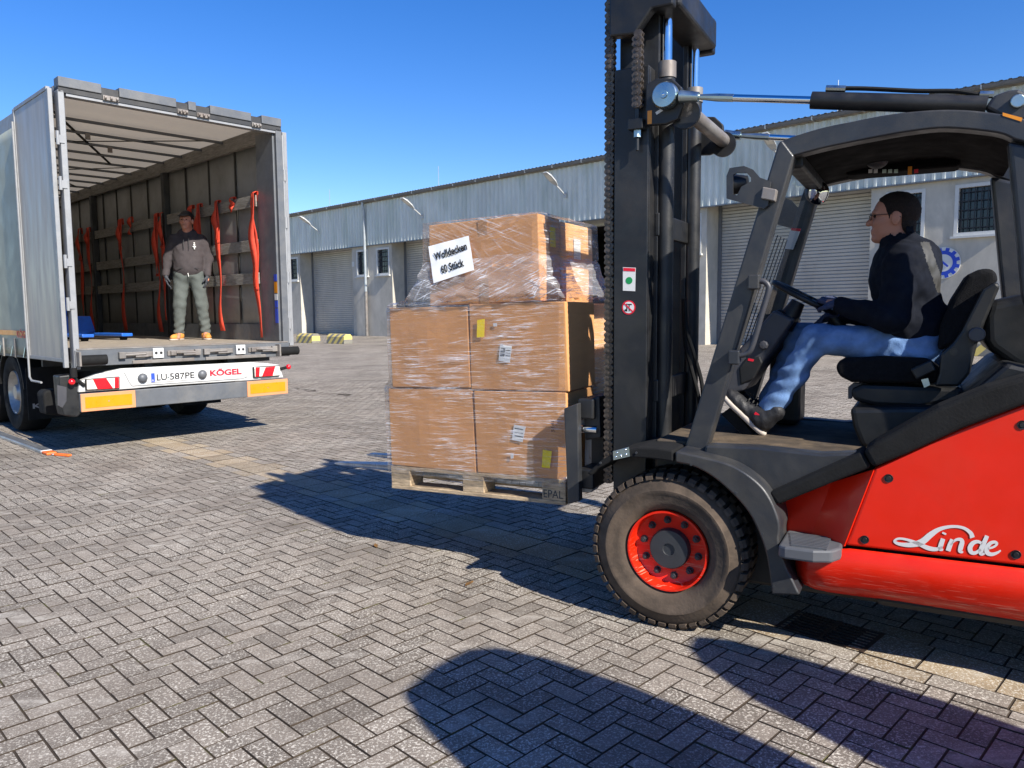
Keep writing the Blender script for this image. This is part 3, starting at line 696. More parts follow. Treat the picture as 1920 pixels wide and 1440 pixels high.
# light bar, bumper
lb = MB().prism(TL([(147, 736), (149, 718), (155, 713), (181, 702), (227, 691), (467, 679), (500, 681), (524, 684), (532, 708), (471, 713), (300, 724), (248, 729)], -.02), 'y', -.02, .10).build('light_bar', 'white_paint', trailer, bevel=.012)
ins = TL([(232, 697), (463, 684), (465, 706), (455, 710), (248, 724), (243, 718)], -.03)
MB().prism(ins, 'y', -.034, -.019).build('plate_panel', 'white_paint', lb, bevel=.008)
for px, py in ((268, 709), (380, 702)):
    x, z = TRr(px, py, -.05); MB().ball((x, -.045, z), (.055, .04, .055)).build('plate_lamp', 'trailer_grey', lb, smooth=60)
x0, z0 = TRr(283, 717, -.04); x1, z1 = TRr(366, 695, -.04); w = .52; h = .112; zc = (TRr(283, 708, -.04)[1]+TRr(366, 703, -.04)[1])/2
npl = MB().box(x0, x0+w, -.043, -.035, zc-h/2, zc+h/2).build('number_plate', 'white_print', lb, bevel=.003)
MB().box(x0+.004, x0+.045, -.0455, -.044, zc-h/2+.004, zc+h/2-.004).build('plate_band', 'blue_print', npl)
text('band_lettering', 'PL', 'white_print', npl, (x0+.012, -.0465, zc-.045), (1, 0, 0), (0, 0, 1), .026, .022)
text('plate_lettering', 'LU', 'black_print', npl, (x0+.065, -.0455, zc-.038), (1, 0, 0), (0, 0, 1), .115, .076, .002, .014)
text('plate_lettering', '587PE', 'black_print', npl, (x0+.215, -.0455, zc-.038), (1, 0, 0), (0, 0, 1), .29, .076, .002, .014)
MB().cyl((x0+.197, -.044, zc-.01), (x0+.197, -.046, zc-.01), .010, 10).build('plate_seal', 'zinc', npl)
xa, za = TRr(394.5, 705.6, -.045); xb, zb = TRr(453.5, 701.5, -.045)
text('maker_lettering', 'KÖGEL', 'red_print', lb, (xa, -.036, (za+zb)/2), (1, 0, 0), (0, 0, 1), xb-xa, .088, .002, .035)
def tail(pts, red, mk, arm):
    P = TL(pts, -.05); hs = MB().prism(P, 'y', -.05, -.018).build('tail_light', 'black_plastic', trailer, bevel=.008)
    cx = sum(p[0] for p in P)/4; cz = sum(p[1] for p in P)/4
    Q = [(cx+(x-cx)*.94, cz+(z-cz)*.86) for x, z in P]; MB().prism(Q, 'y', -.060, -.049).build('clear_lens', 'clear_lens', hs, bevel=.004)
    MB().prism(TL(red, -.06), 'y', -.066, -.059).build('red_lens', 'red_lens', hs, bevel=.003)
    MB().prism(TL(mk, -.06), 'y', -.066, -.059).build('marker_lens', 'red_lens', hs, bevel=.003)
    am = MB(); q = [Vector((TRr(x, y, -.03)[0], -.03, TRr(x, y, -.03)[1])) for x, y in arm]; am.tube(q, .02, 8); s_ = am.build('marker_arm', 'rubber', hs, smooth=40)
    MB().ball(q[-1]-Vector((0, .01, 0)), .035).build('marker_lamp', 'red_lens', s_, smooth=60)
tail([(160, 711), (225, 706), (225, 729), (161, 732)], [(174, 711), (199, 709), (212, 728), (183, 730)], [(215, 708), (223, 707.5), (223, 727), (215, 728)], [(158, 723), (148, 715), (134, 716)])
tail([(475, 688), (525, 685), (525, 705), (476, 708)], [(498, 688.5), (516, 687), (511, 704.5), (491, 706)], [(479, 689.5), (487, 689), (486, 706), (479, 706.5)], [(526, 692), (533, 690), (540, 688)])
PZ = .484
bp = MB().box(.03, 2.52, -.02, .06, PZ, PZ+.20).build('bumper_beam', 'trailer_grey', trailer, bevel=.008)
for xx in (.035, 2.52-.57):
    rp = MB().box(xx, xx+.565, -.032, -.021, PZ+.002, PZ+.197).build('reflector_plate', 'peach', bp, bevel=.003)
    MB().box(xx+.04, xx+.525, -.036, -.0325, PZ+.038, PZ+.160).build('amber_field', 'amber', rp)
    MB().cyl((xx+.28, -.0365, PZ+.1), (xx+.28, -.038, PZ+.1), .008, 8).build('rivet', 'steel_worn', rp)
for xx in (.75, 1.75): MB().box(xx, xx+.09, .06, .25, PZ+.02, FH-.19).build('bumper_bracket', 'trailer_dark', bp)
# underneath
for xx in (.72, 1.75): MB().box(xx, xx+.09, .15, LEN, FH-.50, FH-.14).build('chassis_beam', 'trailer_dark', trailer)
for k in range(8): MB().box(.1, W_-.1, .3+k*1.2, .36+k*1.2, FH-.26, FH-.142).build('cross_member', 'trailer_dark', trailer)
MB().box(1.7, 2.1, .5, 1.1, .42, .62).build('air_tank', 'trailer_dark', trailer, bevel=.06, seg=4)
bx = MB().prism(TL([(98, 703), (127, 700), (140, 716), (142, 770), (132, 779), (107, 776), (103, 760)], .25), 'y', .02, .24).build('corner_box', 'black_plastic', trailer, bevel=.015)
MB().prism(TL([(107, 722), (125, 726), (125, 752), (117, 765), (108, 760)], .015), 'y', .012, .021).build('box_lid', 'console_plastic', bx, bevel=.003)
MB().prism(TL([(73, 738), (78, 731), (104, 728), (110, 778), (78, 775)], .9), 'y', .75, 1.0).build('rubber_bumper', 'rubber', trailer, bevel=.03, seg=3)
def trailer_wheel(a, side):
    xo = .03 if side < 0 else W_-.03; ax = Vector((-1, 0, 0)) if side < 0 else Vector((1, 0, 0)); o = Vector((xo, a, .52))
    prof = [(.30, -.36), (.47, -.36), (.515, -.31), (.52, -.19), (.515, -.06), (.48, -.01), (.40, .0), (.31, -.03), (.285, -.05)]
    w = MB().lathe(prof, o, ax, 40).build('wheel', 'rubber', trailer, smooth=40)
    MB().lathe([(.292, -.04), (.285, -.02), (.27, -.05), (.25, -.15), (.20, -.19), (.13, -.19), (.12, -.08), (.09, -.03), (0, -.03)], o, ax, 32).build('rim', 'rim_silver', w, smooth=40)
    for k in range(10):
        t = 2*math.pi*k/10; c = o+Vector((0, math.cos(t), math.sin(t)))*.185; MB().tube([c+ax*-.19, c+ax*-.10], .024, 6).build('wheel_nut', 'rim_silver', w)
for a in (2.66, 3.97, 5.28):
    for sd_ in (-1, 1): trailer_wheel(a, sd_)
    MB().cyl((.3, a, .52), (W_-.3, a, .52), .07, 12).build('axle', 'trailer_dark', trailer)
    for x0 in (.02, W_-.42):
        mg = MB(); n = 16; R0 = .60
        pr = [(a+R0*math.cos(t), .52+R0*math.sin(t)) for t in np.linspace(R(8), R(172), n)]+[(a+(R0-.015)*math.cos(t), .52+(R0-.015)*math.sin(t)) for t in np.linspace(R(172), R(8), n)]
        mg.prism(pr, 'x', x0, x0+.40); mg.build('mudguard', 'black_plastic', trailer, smooth=40)
for x0 in (.02, W_-.60):
    fp = MB().box(x0, x0+.58, 1.93, 1.945, .22, .88).build('mud_flap', 'rubber', trailer)
    text('flap_lettering', 'KÖGEL', 'alu_white', fp, (x0+.05, 1.928, .36), (1, 0, 0), (0, 0, 1), .48, .08, .002, .03)
# red lashing straps hanging on the right wall
def strap(px, y0, y1, loop, label, b=2.40, wob=.02, w=.10, foot=0.):
    a, zt = TRw(px, y0, b); zb = max(FH+.005, TRw(px, y1, b)[1]); mb = MB()
    def rib(pts):
        vs = []
        for i, (dy, z, tw, dx) in enumerate(pts):
            c = Vector((b+dx-W_*0, a+dy, z)); d = Vector((math.sin(tw), math.cos(tw), 0))*w/2; vs += [c-d, c+d]
        mb.add(vs, [(2*i, 2*i+1, 2*i+3, 2*i+2) for i in range(len(pts)-1)])
    L = zt-zb; n = 14; sd_ = sum(map(ord, label)) % 7*.7
    rib([(wob*math.sin(k*.9+sd_)+foot*max(0, k/n-.6), zt-L*k/n, .28*math.sin(k*.55+sd_), -.015*math.sin(k*.7)) for k in range(n+1)])
    if loop:
        rib([(-.05-wob*.8*math.sin(k*.8)+.02*math.sin(math.pi*k/n), zt-L*loop*k/n, .4*math.sin(k*.5+1), -.03-.02*math.sin(math.pi*k/n)) for k in range(n+1)])
        rib([(-.05-.02*math.cos(t)+.0, zt-L*loop-.05*math.sin(t), 0, -.03) for t in np.linspace(math.pi, 0, 6)])
    rib([(0, zt, 0, 0), (0, zt+.02, 0, .02), (0, zt+.02, 0, .05), (0, zt-.10, 0, .055)])
    ob = mb.build('lashing_strap', 'strap_red', None, smooth=50, solid=.004)
    ob.matrix_world = TR.m; tag(ob, label, 'strap', 'red straps on the trailer side slats')
strap(474, 362, 632, .65, 'bright red strap in a long loop beside the trailer corner post', wob=.035, foot=-.25)
strap(433, 372, 398, 0, 'short red strap end over the top slat between two long straps')
strap(405, 378, 620, .3, 'twisted red strap hanging to the floor beside the man in the hoodie', wob=.03, foot=-.1)
strap(371, 384, 600, .4, 'red strap hanging close behind the cap of the standing man')
strap(356, 387, 420, 0, 'short dull red strap end beside the dark side post')
strap(302, 400, 600, .3, 'dark red strap hanging beside the gloved right hand of the man')
strap(291, 402, 622, .5, 'long dark red strap bundle next to the dark side post', wob=.03)
strap(242, 409, 440, 0, 'short red strap end on the top slat of the shaded bay')
strap(224, 412, 620, .25, 'red strap hanging straight down in middle of the shaded bay', wob=.015)
strap(164, 428, 618, .2, 'dim red strap hanging above the blue pallet jack', wob=.025)
strap(148, 430, 610, .3, 'dim red strap deepest in the trailer behind the blue pallet jack', wob=.025)

# blue hand pallet jack on the trailer floor
rd_ = ray(203, 630); jp = EYE+rd_*(10.9/rd_.y)
fw = Frame(jp.x, jp.y, TR.rz+R(6), FH)
jack = empty('pallet_jack', fw, 'blue hand pallet jack lying low on the trailer floor', 'pallet jack')
for s in (-1, 1):
    f = MB().prism([(s*.27-.08, .0), (s*.27+.08, .0), (s*.27+.08, 1.1), (s*.27-.08, 1.1), ], 'z', .055, .10).build('fork', 'jack_blue', jack, bevel=.01)
    MB().tube([(s*.27-.04, .12, .04), (s*.27+.04, .12, .04)], .04, 12).build('roller', 'rubber', f, smooth=40)
MB().prism([(1.1, .05), (1.32, .05), (1.32, .30), (1.24, .36), (1.1, .12)], 'x', -.32, .32).build('jack_body', 'jack_blue', jack, bevel=.02)
MB().tube([(0, 1.3, .2), (0, 1.36, .75), (0, 1.40, 1.15)], .018, 8).build('handle', 'jack_blue', jack, smooth=40)
MB().tube([(-.12, 1.3, .09), (.12, 1.3, .09)], .09, 14).build('steer_wheel', 'rubber', jack, smooth=40)

# aluminium load bar on the ground
g0, g1 = ground_hit(-30, 806), ground_hit(94, 852); d = (g1-g0)
fr = Frame(g1.x, g1.y, math.atan2(d.y, d.x))
lbar = empty('load_bar', fr, 'aluminium cargo bar with orange end lying on paving beside the trailer wheel', 'cargo bar')
L = d.length
MB().box(-L-1.0, -.12, -.06, .06, .0, .035).build('beam', 'alu', lbar, bevel=.006)
MB().box(-L-1.0, -.13, -.035, .035, .036, .042).build('beam_rib', 'trailer_grey', lbar)
MB().box(-.119, .06, -.05, .05, .002, .03).build('end_cap', 'orange_plastic', lbar, bevel=.008)
MB().box(.061, .12, -.012, .03, .004, .02).build('latch', 'alu', lbar, bevel=.004)
MB().bar((.12, .02, .014), (.32, .10, .014), .05, .022).build('lever', 'orange_plastic', lbar, bevel=.006)
# a fallen leaf
def leaf(px, py, label):
    g = ground_hit(px, py); mb = MB(); fr = Frame(g.x, g.y, random.uniform(0, 6), .006)
    mb.add([(-.03, 0, 0), (0, -.015, .008), (.035, 0, .012), (0, .016, .006), (.05, 0, .004)], [(0, 1, 2), (0, 2, 3), (2, 4, 1)])
    ob = mb.build('dry_leaf', 'leaf_brown', None, solid=.001); ob.matrix_world = fr.m; tag(ob, label, 'leaf')
leaf(705, 1026, 'small curled brown leaf on the paving near the shadow of the load')
leaf(878, 1098, 'tiny dry leaf lying on sunlit pavers away from the forklift')

# ================================================================== LOAD ON THE FORKS
LF = Frame(0, 0, 0, m=FKF.m @ Matrix.Translation((.677, -.091, .45)) @ Matrix.Rotation(R(1.2), 4, 'Y'))
def LP(px, py, y=.4): p = LF.hit(px, py, 1, y); return (p.x, p.z)
pallet = empty('wooden_pallet', LF, 'worn wooden four-way pallet carried on the forklift forks', 'pallet')
for y in (-.3275, 0, .3275):
    w = .145 if y else .145
    MB().box(0, 1.2, y-w/2+(.0 if not y else 0), y+w/2, 0, .022).build('bottom_board', 'pallet_wood', pallet, bevel=.003)
    for x in (.0725, .6, 1.1275): MB().box(x-.0725, x+.0725, y-.05 if not y else y-.07, y+.05 if not y else y+.07, .0225, .0995).build('block', 'pallet_wood', pallet, bevel=.003)
for x in (.0725, .6, 1.1275): MB().box(x-.0715, x+.0715, -.4, .4, .100, .1215).build('stringer_board', 'pallet_wood', pallet, bevel=.003)
for y, w in ((-.3275, .145), (-.1875, .1), (0, .145), (.1875, .1), (.3275, .145)): MB().box(0, 1.2, y-w/2, y+w/2, .122, .144).build('deck_board', 'pallet_wood', pallet, bevel=.003)
text('block_stamp', 'EPAL', 'lettering_grey', pallet, (.135, .3985, .035), (-1, 0, 0), (0, 0, 1), .12, .045, .002)
def carton(x0, x1, y0, y1, z0, z1, label, bulge=.008, m='carton', jit=.006):
    j = [[random.uniform(-jit, jit) for _ in range(3)] for _ in range(8)]
    def pt(u, v, w):
        base = np.array([x0+(x1-x0)*u, y0+(y1-y0)*v, z0+(z1-z0)*w])
        off = np.zeros(3)
        for k in range(8):
            a, b, c = k & 1, k >> 1 & 1, k >> 2 & 1
            off += np.array(j[k])*(u if a else 1-u)*(v if b else 1-v)*(w if c else 1-w)
        s_ = lambda t: math.sin(math.pi*t)
        if u in (0, 1): off[0] += (2*u-1)*bulge*s_(v)*s_(w)
        if v in (0, 1): off[1] += (2*v-1)*bulge*s_(u)*s_(w)*(1+.5*math.sin(u*9+w*5))
        if w in (0, 1): off[2] += (2*w-1)*bulge*.4*s_(u)*s_(v)
        return base+off
    mb = MB(); n = 8
    for k in (0., 1.):
        mb.grid(lambda u, v: pt(k, u, v), n, n); mb.grid(lambda u, v: pt(u, k, v), n, n); mb.grid(lambda u, v: pt(u, v, k), n, n)
    import bmesh
    o = mb.build('carton', m, None)
    bm = bmesh.new(); bm.from_mesh(o.data); bmesh.ops.remove_doubles(bm, verts=bm.verts, dist=.0005); bmesh.ops.recalc_face_normals(bm, faces=bm.faces); bm.to_mesh(o.data); bm.free()
    md = o.modifiers.new('bevel', 'BEVEL'); md.width = .006; md.segments = 2; md.limit_method = 'ANGLE'; md.angle_limit = R(40)
    o.matrix_world = LF.m; tag(o, label, 'carton', 'brown cartons on the pallet')
    return o
def decal(name, pts, m, parent, y=.416):
    P = [LP(x, z, y) for x, z in pts]; return MB().prism(P, 'y', y, y+.0015).build(name, m, parent)
zl = LP(738, 727)[1]; zm = LP(732, 579)[1]; zt = LP(802, 421)[1]
xs = LP(890, 800)[0]; xr = LP(1062, 800)[0]; xs2 = LP(880, 650)[0]; xr2 = LP(1064, 650)[0]; xl2 = LP(733, 640)[0]
c1 = carton(xs+.006, 1.2, .004, .4, .146, zl, 'carton resting on pallet at fork-tip end, no stickers, lower layer')
c2 = carton(xr, xs-.006, .004, .4, .146, zl-.006, 'carton with slanted white label and yellow sticker, on pallet beside the carriage')
c3 = carton(xs2+.006, xl2, .004, .4, zl+.006, zm, 'plain carton in the middle layer at fork-tip end')
c4 = carton(xr2, xs2-.006, .004, .405, zl+.004, zm+.006, 'carton with yellow sticker at its upper edge, middle layer')
c5 = carton(.61, 1.2, -.4, -.004, .146, zl, 'hidden carton at back of pallet, lower layer, fork-tip end')
c6 = carton(.01, .60, -.4, -.004, .146, zl-.004, 'shaded carton at back of pallet beside the carriage, lower layer', m='carton_light')
c7 = carton(.61, xl2, -.4, -.004, zl+.006, zm, 'hidden carton at back of load, middle layer, fork-tip end')
c8 = carton(.0, .60, -.4, -.004, zl+.004, zm-.006, 'shaded carton at back of load close to the mast, middle layer', m='carton_light')
xa = LP(803, 480)[0]; xb = LP(1010, 480)[0]
c9 = carton(xb, xa, .12, .395, zm+.008, zt, 'wide carton on top of the load carrying the white paper sign')
c10 = carton(xb-.0, xa-.06, -.39, .108, zm+.008, zt-.01, 'carton at back of the top layer behind the signed carton', m='carton_light')
decal('sticker', [(895, 600), (909, 598), (908, 632), (894, 633)], 'yellow_print', c4)
decal('sticker', [(925, 606), (932, 606), (932, 612), (925, 612)], 'white_print', c4)
l4 = decal('address_label', [(938, 646), (960, 649), (956, 680), (935, 676)], 'white_print', c4)
for k in range(6): MB().prism([LP(939.5+k*1.4, 652+k*.2, .4178), LP(940.3+k*1.4, 652+k*.2, .4178), LP(938.6+k*1.4, 668, .4178), LP(937.8+k*1.4, 668, .4178)], 'y', .4178, .4182).build('barcode', 'black_print', l4)
for k in range(3): MB().prism([LP(948, 656+k*5, .4178), LP(957, 657+k*5, .4178), LP(957, 658.2+k*5, .4178), LP(948, 657.2+k*5, .4178)], 'y', .4178, .4182).build('print_line', 'lettering_grey', l4)
l2 = decal('address_label', [(964, 796), (986, 800), (980, 829), (960, 825)], 'white_print', c2)
for k in range(3): MB().prism([LP(965, 802+k*7, .4178), LP(981, 805+k*7, .4178), LP(981, 806.5+k*7, .4178), LP(965, 803.5+k*7, .4178)], 'y', .4178, .4182).build('print_line', 'lettering_grey', l2)
decal('sticker', [(1018, 843), (1035, 846), (1031, 878), (1016, 876)], 'yellow_print', c2)
decal('sticker', [(957, 851), (963, 850), (963, 859), (958, 860)], 'white_print', c2)
text('print', '5141', 'lettering_grey', c2, Vector((LP(1040, 810, .418)[0], .418, LP(1040, 810, .418)[1])), (0, 0, 1), (1, 0, 0), .06, .02)
for cc_, px in ((c3, 808), (c4, 975), (c9, 905)): 
    pass
x_ = LP(905, 430, .4)[0]; MB().box(x_-.03, x_+.03, .4005, .402, zm+.01, zt-.005).build('tape', 'tape_brown', c9)
MB().box(xb-.0115, xb-.010, .20, .27, zt-.17, zt-.06).build('sticker', 'yellow_print', c9)
MB().box(xb-.0115, xb-.010, -.16, -.06, zt-.22, zt-.10).build('sticker', 'white_print', c10)
# paper sign stuck on the film
sp = [(803, 462), (879, 442), (889, 506), (813, 531)]
P = [LP(x, z, .434) for x, z in sp]
def sgn(u, v):
    a = np.array(P[3])*(1-u)*(1-v)+np.array(P[2])*u*(1-v)+np.array(P[1])*u*v+np.array(P[0])*(1-u)*v
    return (a[0], .434+.002*math.sin(u*11+v*4)*math.sin(v*9), a[1])
sg = MB().grid(sgn, 10, 8).build('paper_sign', 'paper_white', None, smooth=60); sg.matrix_world = LF.m
tag(sg, 'white paper sign reading Wolldecken 60 Stück on the top carton', 'sign')
def v3(p, y=.4375): return Vector((p[0], y, p[1]))
xd = v3(P[2])-v3(P[3]); up = v3(P[0])-v3(P[3]); W3 = xd.length; H3 = up.length
upn = (up-xd*(up.dot(xd)/xd.dot(xd)))
o_ = v3(P[3])
text('sign_lettering', 'Wolldecken', 'black_print', sg, o_+xd*.12+up*.56, xd, upn, W3*.80, H3*.21, .0, .03)
text('sign_lettering', '60 Stück', 'black_print', sg, o_+xd*.24+up*.17, xd, upn, W3*.56, H3*.22, .0, .03)
# stretch film: one skin pulled round the whole load
filmo = empty('stretch_film', LF, 'clear crinkled stretch film wrapped around the carton load', 'film')
def ring(x0, x1, y0, y1, n):
    c = [(x0, y1), (x1, y1), (x1, y0), (x0, y0)]; out = []
    for i in range(4):
        a, b = c[i], c[(i+1) % 4]
        for k in range(n): out.append((a[0]+(b[0]-a[0])*k/n, a[1]+(b[1]-a[1])*k/n))
    return out
def wrap(name, levels, m, amp=.003, nsub=5, n=16):
    rows_ = []
    for (z0, r0), (z1, r1) in zip(levels, levels[1:]):
        for k in range(nsub):
            t = k/nsub; rows_.append((z0+(z1-z0)*t, [((1-t)*a[0]+t*b[0], (1-t)*a[1]+t*b[1]) for a, b in zip(ring(*r0, n), ring(*r1, n))]))
    rows_.append((levels[-1][0], ring(*levels[-1][1], n)))
    mb = MB(); q = 4*n; vs = []
    for z, rr in rows_: vs += [(x+random.gauss(0, amp), y+random.gauss(0, amp), z+random.gauss(0, amp)) for x, y in rr]
    mb.add(vs, [(i*q+j, i*q+(j+1) % q, (i+1)*q+(j+1) % q, (i+1)*q+j) for i in range(len(rows_)-1) for j in range(q)])
    return mb.build(name, m, filmo, smooth=80)
xl = max(1.2, xl2)
wrap('side_wrap', [(.10, (-.016, 1.209, -.415, .4195)), (zl, (-.016, 1.209, -.415, .4195)), (zl+.05, (-.016, xl2+.014, -.415, .4195)), (zm-.0, (-.016, xl2+.010, -.415, .4195)), (zm+.02, (-.010, xl2+.004, -.41, .416))], 'film_side', .0015, 5)
wrap('tent_wrap', [(zm+.021, (-.010, xl2+.004, -.41, .416)), (zm+.05, (xb-.13, xa+.16, -.415, .43)), (zm+.16, (xb-.06, xa+.07, -.41, .426)), (zm+.27, (xb-.03, xa+.022, -.405, .424))], 'film_tent', .006, 4)
wrap('top_wrap', [(zm+.271, (xb-.03, xa+.022, -.405, .424)), (zt+.006, (xb-.024, xa+.016, -.405, .424)), (zt+.014, (xb+.05, xa-.05, -.33, .34))], 'film_top', .0015, 6)

# ================================================================== FORKLIFT
fk = empty('forklift', FKF, 'red and dark grey counterbalance forklift with black mast', 'forklift')
def pr(name, pts, y0, y1, m, parent=None, bevel=.006, yref=None, seg=2, smooth=None, mirror=False):
    P = FL(pts, max(y0, y1) if yref is None else yref)
    o = MB().prism(P, 'y', y0, y1).build(name, m, parent or fk, bevel=bevel, seg=seg, smooth=smooth)
    if mirror: MB().prism(P, 'y', -y0, -y1).build(name, m, parent or fk, bevel=bevel, seg=seg, smooth=smooth)
    return o
WR = .379
def fork_wheel(side):
    ax = Vector((0, side, 0)); o = Vector((0, side*.66, WR)); r0 = .192
    prof = [(.19, -.27), (.33, -.27), (.358, -.24), (.364, -.135), (.358, -.025), (.335, -.004), (.305, .004), (.30, .009), (.285, .009), (.278, .004), (.245, .004), (.215, -.012), (.200, -.035), (.192, -.06)]
    disc = [(.197, -.038), (.195, -.016), (.186, -.016), (.182, -.045), (.176, -.085), (.165, -.092), (.09, -.092)]
    w = MB().lathe(disc, o, ax, 48).build('wheel', 'red_paint', fk, smooth=35)
    MB().lathe(prof, o, ax, 72).build('tyre', 'tyre_dusty', w, smooth=40)
    u = Vector((1, 0, 0)); v_ = Vector((0, 0, 1)); lug = MB(); n = 44
    for k in range(n):
        for (y0, y1, ph, ro, ri) in ((-.005, -.11, 0, WR+.001, .352), (-.135, -.262, .5, WR+.001, .352)):
            t0 = 2*math.pi*(k+ph)/n; t1 = t0+2*math.pi/n*.66; vs = []
            for t in (t0, t1):
                d = u*math.cos(t)+v_*math.sin(t); vs += [o+d*ri+ax*y0*.2, o+d*(ro-.014)+ax*(y0+.0), o+d*ro+ax*(y0-.014), o+d*ro+ax*y1, o+d*ri+ax*y1]
            lug.add(vs, [(0, 1, 2, 3, 4), (9, 8, 7, 6, 5)]+[(i, (i+1) % 5, 5+(i+1) % 5, 5+i) for i in range(5)])
    lug.build('tread', 'tyre_dusty', w)
    MB().lathe([(.098, -.092), (.098, -.062), (.092, -.052), (.03, -.05), (.028, -.058), (0, -.058)], o, ax, 36).build('hub_cap', 'nut_steel', w, smooth=35)
    for k in range(10):
        t = 2*math.pi*(k+.3)/10; c = o+(u*math.cos(t)+v_*math.sin(t))*.137
        nt_ = MB(); nt_.tube([c-ax*.092, c-ax*.088], .019, 12); nt_.tube([c-ax*.088, c-ax*.066], .0145, 6); nt_.tube([c-ax*.066, c-ax*.058], .008, 8)
        nt_.build('wheel_nut', 'nut_steel', w, bevel=.002)
    if side > 0:
        for k, ch in enumerate('SOLID'):
            t = R(28-k*9); d = u*math.cos(t)*-1+v_*math.sin(t)*-1
for sd_ in (1, -1): fork_wheel(sd_)
def rear_wheel(side):
    ax = Vector((0, side, 0)); o = Vector((-1.85, side*.58, .33))
    w = MB().lathe([(.17, -.03), (.16, -.08), (.05, -.09), (0, -.09)], o, ax, 32).build('rear_wheel', 'red_paint', fk, smooth=35)
    MB().lathe([(.17, -.22), (.30, -.22), (.33, -.19), (.33, -.03), (.30, 0), (.2, 0), (.17, -.03)], o, ax, 48, True).build('tyre', 'tyre_dusty', w, smooth=40)
for sd_ in (1, -1): rear_wheel(sd_)
# mudguards
FO = [(1266, 846), (1318, 857), (1373, 873), (1415, 900), (1440, 928), (1457, 965), (1462, 990), (1460, 1015), (1470, 1055), (1485, 1085), (1500, 1116)]
FI = [(1447, 1115), (1442, 1073), (1433, 1028), (1410, 972), (1378, 931), (1337, 895), (1300, 875), (1266, 867)]
FO = [tuple(p) for p in catmull(FO, 4)]; FI = [tuple(p) for p in catmull(FI, 4)]
pr('mudguard', FO+FI, .34, .70, 'chassis_grey', bevel=.008, seg=2, mirror=True, smooth=40)
GFo = [(1100, 888), (1127, 863), (1150, 850), (1196, 839), (1234, 840), (1262, 845)]; GFi = [(1262, 866), (1218, 860), (1180, 858), (1149, 864), (1120, 880), (1108, 892)]
gf = pr('guard_flap', GFo+GFi, .34, .697, 'rubber', bevel=.008, mirror=True)
pp = pr('repair_plate', [(1149, 846), (1179, 838), (1181, 856), (1150, 863)], .698, .703, 'zinc', bevel=.001)
for x, y in ((1155, 857), (1164, 854), (1174, 852), (1157, 849), (1173, 843)):
    a, b = FK(x, y, .703); MB().ball((a, .703, b), .006, 8).build('rivet', 'chrome', pp, smooth=60)
for x, y in ((1126, 868), (1193, 849), (1296, 871), (1380, 924), (1429, 1001), (1451, 1100)):
    a, b = FK(x, y, .7); MB().cyl((a, .696, b), (a, .703, b), .006, 8).build('bolt', 'nut_steel', fk)
# body core
zf = FK(1450, 843, .58)[1]
BC = FL([(1322, 834), (1420, 838), (1540, 851), (1618, 848), (1470, 930), (1440, 928), (1415, 900), (1373, 873), (1318, 858)], .585)
MB().prism(BC, 'y', .50, .585).build('floor_side', 'chassis_grey', fk, bevel=.012)
MB().prism(BC, 'y', -.50, -.585).build('floor_side', 'chassis_grey', fk, bevel=.012)
MB().box(.14, -.93, -.41, .41, .20, zf-.03).build('chassis', 'mast_black', fk, bevel=.02)
MB().box(.10, -.93, -.499, .499, zf-.029, zf-.006).build('floor_plate', 'floor_mat', fk, bevel=.006)
MB().box(-.90, -2.25, -.56, .56, .24, .86).build('engine_bay', 'mast_black', fk, bevel=.03)
cw = MB().prism([(-1.95, .22), (-2.55, .30), (-2.62, .55), (-2.58, .98), (-2.40, 1.12), (-1.95, 1.10)], 'y', -.61, .61).build('counterweight', 'red_paint', fk, bevel=.08, seg=4)
UP = [(1640, 878), (1700, 851), (1800, 805), (1920, 759), (2080, 690), (2300, 640), (2300, 1110), (1920, 1062), (1583, 1023), (1592, 1005)]
LOW_T = [(1488, 1052), (1560, 1030), (1583, 1027), (1920, 1066), (2300, 1114)]; LOW_B = [(1500, 1106), (1540, 1116), (1676, 1134), (1920, 1174), (2300, 1238)]
def lerp_path(P, t):
    P = [np.array(p, float) for p in P]; L_ = [0]
    for a, b in zip(P, P[1:]): L_.append(L_[-1]+np.linalg.norm(b-a))
    s_ = t*L_[-1]
    for i in range(len(P)-1):
        if s_ <= L_[i+1] or i == len(P)-2: return P[i]+(P[i+1]-P[i])*(s_-L_[i])/(L_[i+1]-L_[i])
for sg_ in (1, -1):
    P = FL(UP, .62); MB().prism(P, 'y', sg_*.55, sg_*.62).build('side_panel', 'red_paint', fk, bevel=.012, seg=3)
    def low(u, v):
        t = lerp_path(LOW_T, u); b = lerp_path(LOW_B, u); tx = FK(*t, .63); bx_ = FK(*b, .60)
        z = tx[1]+(bx_[1]-tx[1])*v; x = tx[0]+(bx_[0]-tx[0])*v
        y = .632+.018*math.sin(math.pi*min(1, v*1.5)) if v < .66 else .632-.09*((v-.66)/.34)**2
        if u < .04: y -= .05*(1-u/.04)
        return (x, sg_*y, z)
    MB().grid(low, 30, 14).build('lower_sill', 'red_paint', fk, smooth=60, solid=.006)
    # recessed toe panel, turned to the front
    ys = [.617, .617, .52, .44, .43, .52]
    q = [FK(x, y, yy) for (x, y), yy in zip([(1640, 880), (1584, 1024), (1500, 1062), (1448, 1010), (1446, 940), (1560, 905)], ys)]
    MB().add([(a, sg_*y, b) for (a, b), y in zip(q, ys)], [(0, 1, 5), (1, 2, 5), (2, 3, 4, 5)]).build('toe_panel', 'red_paint', fk, solid=.01)
for x, y in ((1666, 897), (1621, 1012), (1905, 1040), (1917, 797)):
    a, b = FK(x, y, .622); s_ = MB(); s_.lathe([(0, .004), (.009, .004), (.011, -.0), (.017, .002), (.019, -.004)], (a, .622, b), (0, 1, 0), 16); s_.build('panel_screw', 'mast_black', fk, smooth=40)
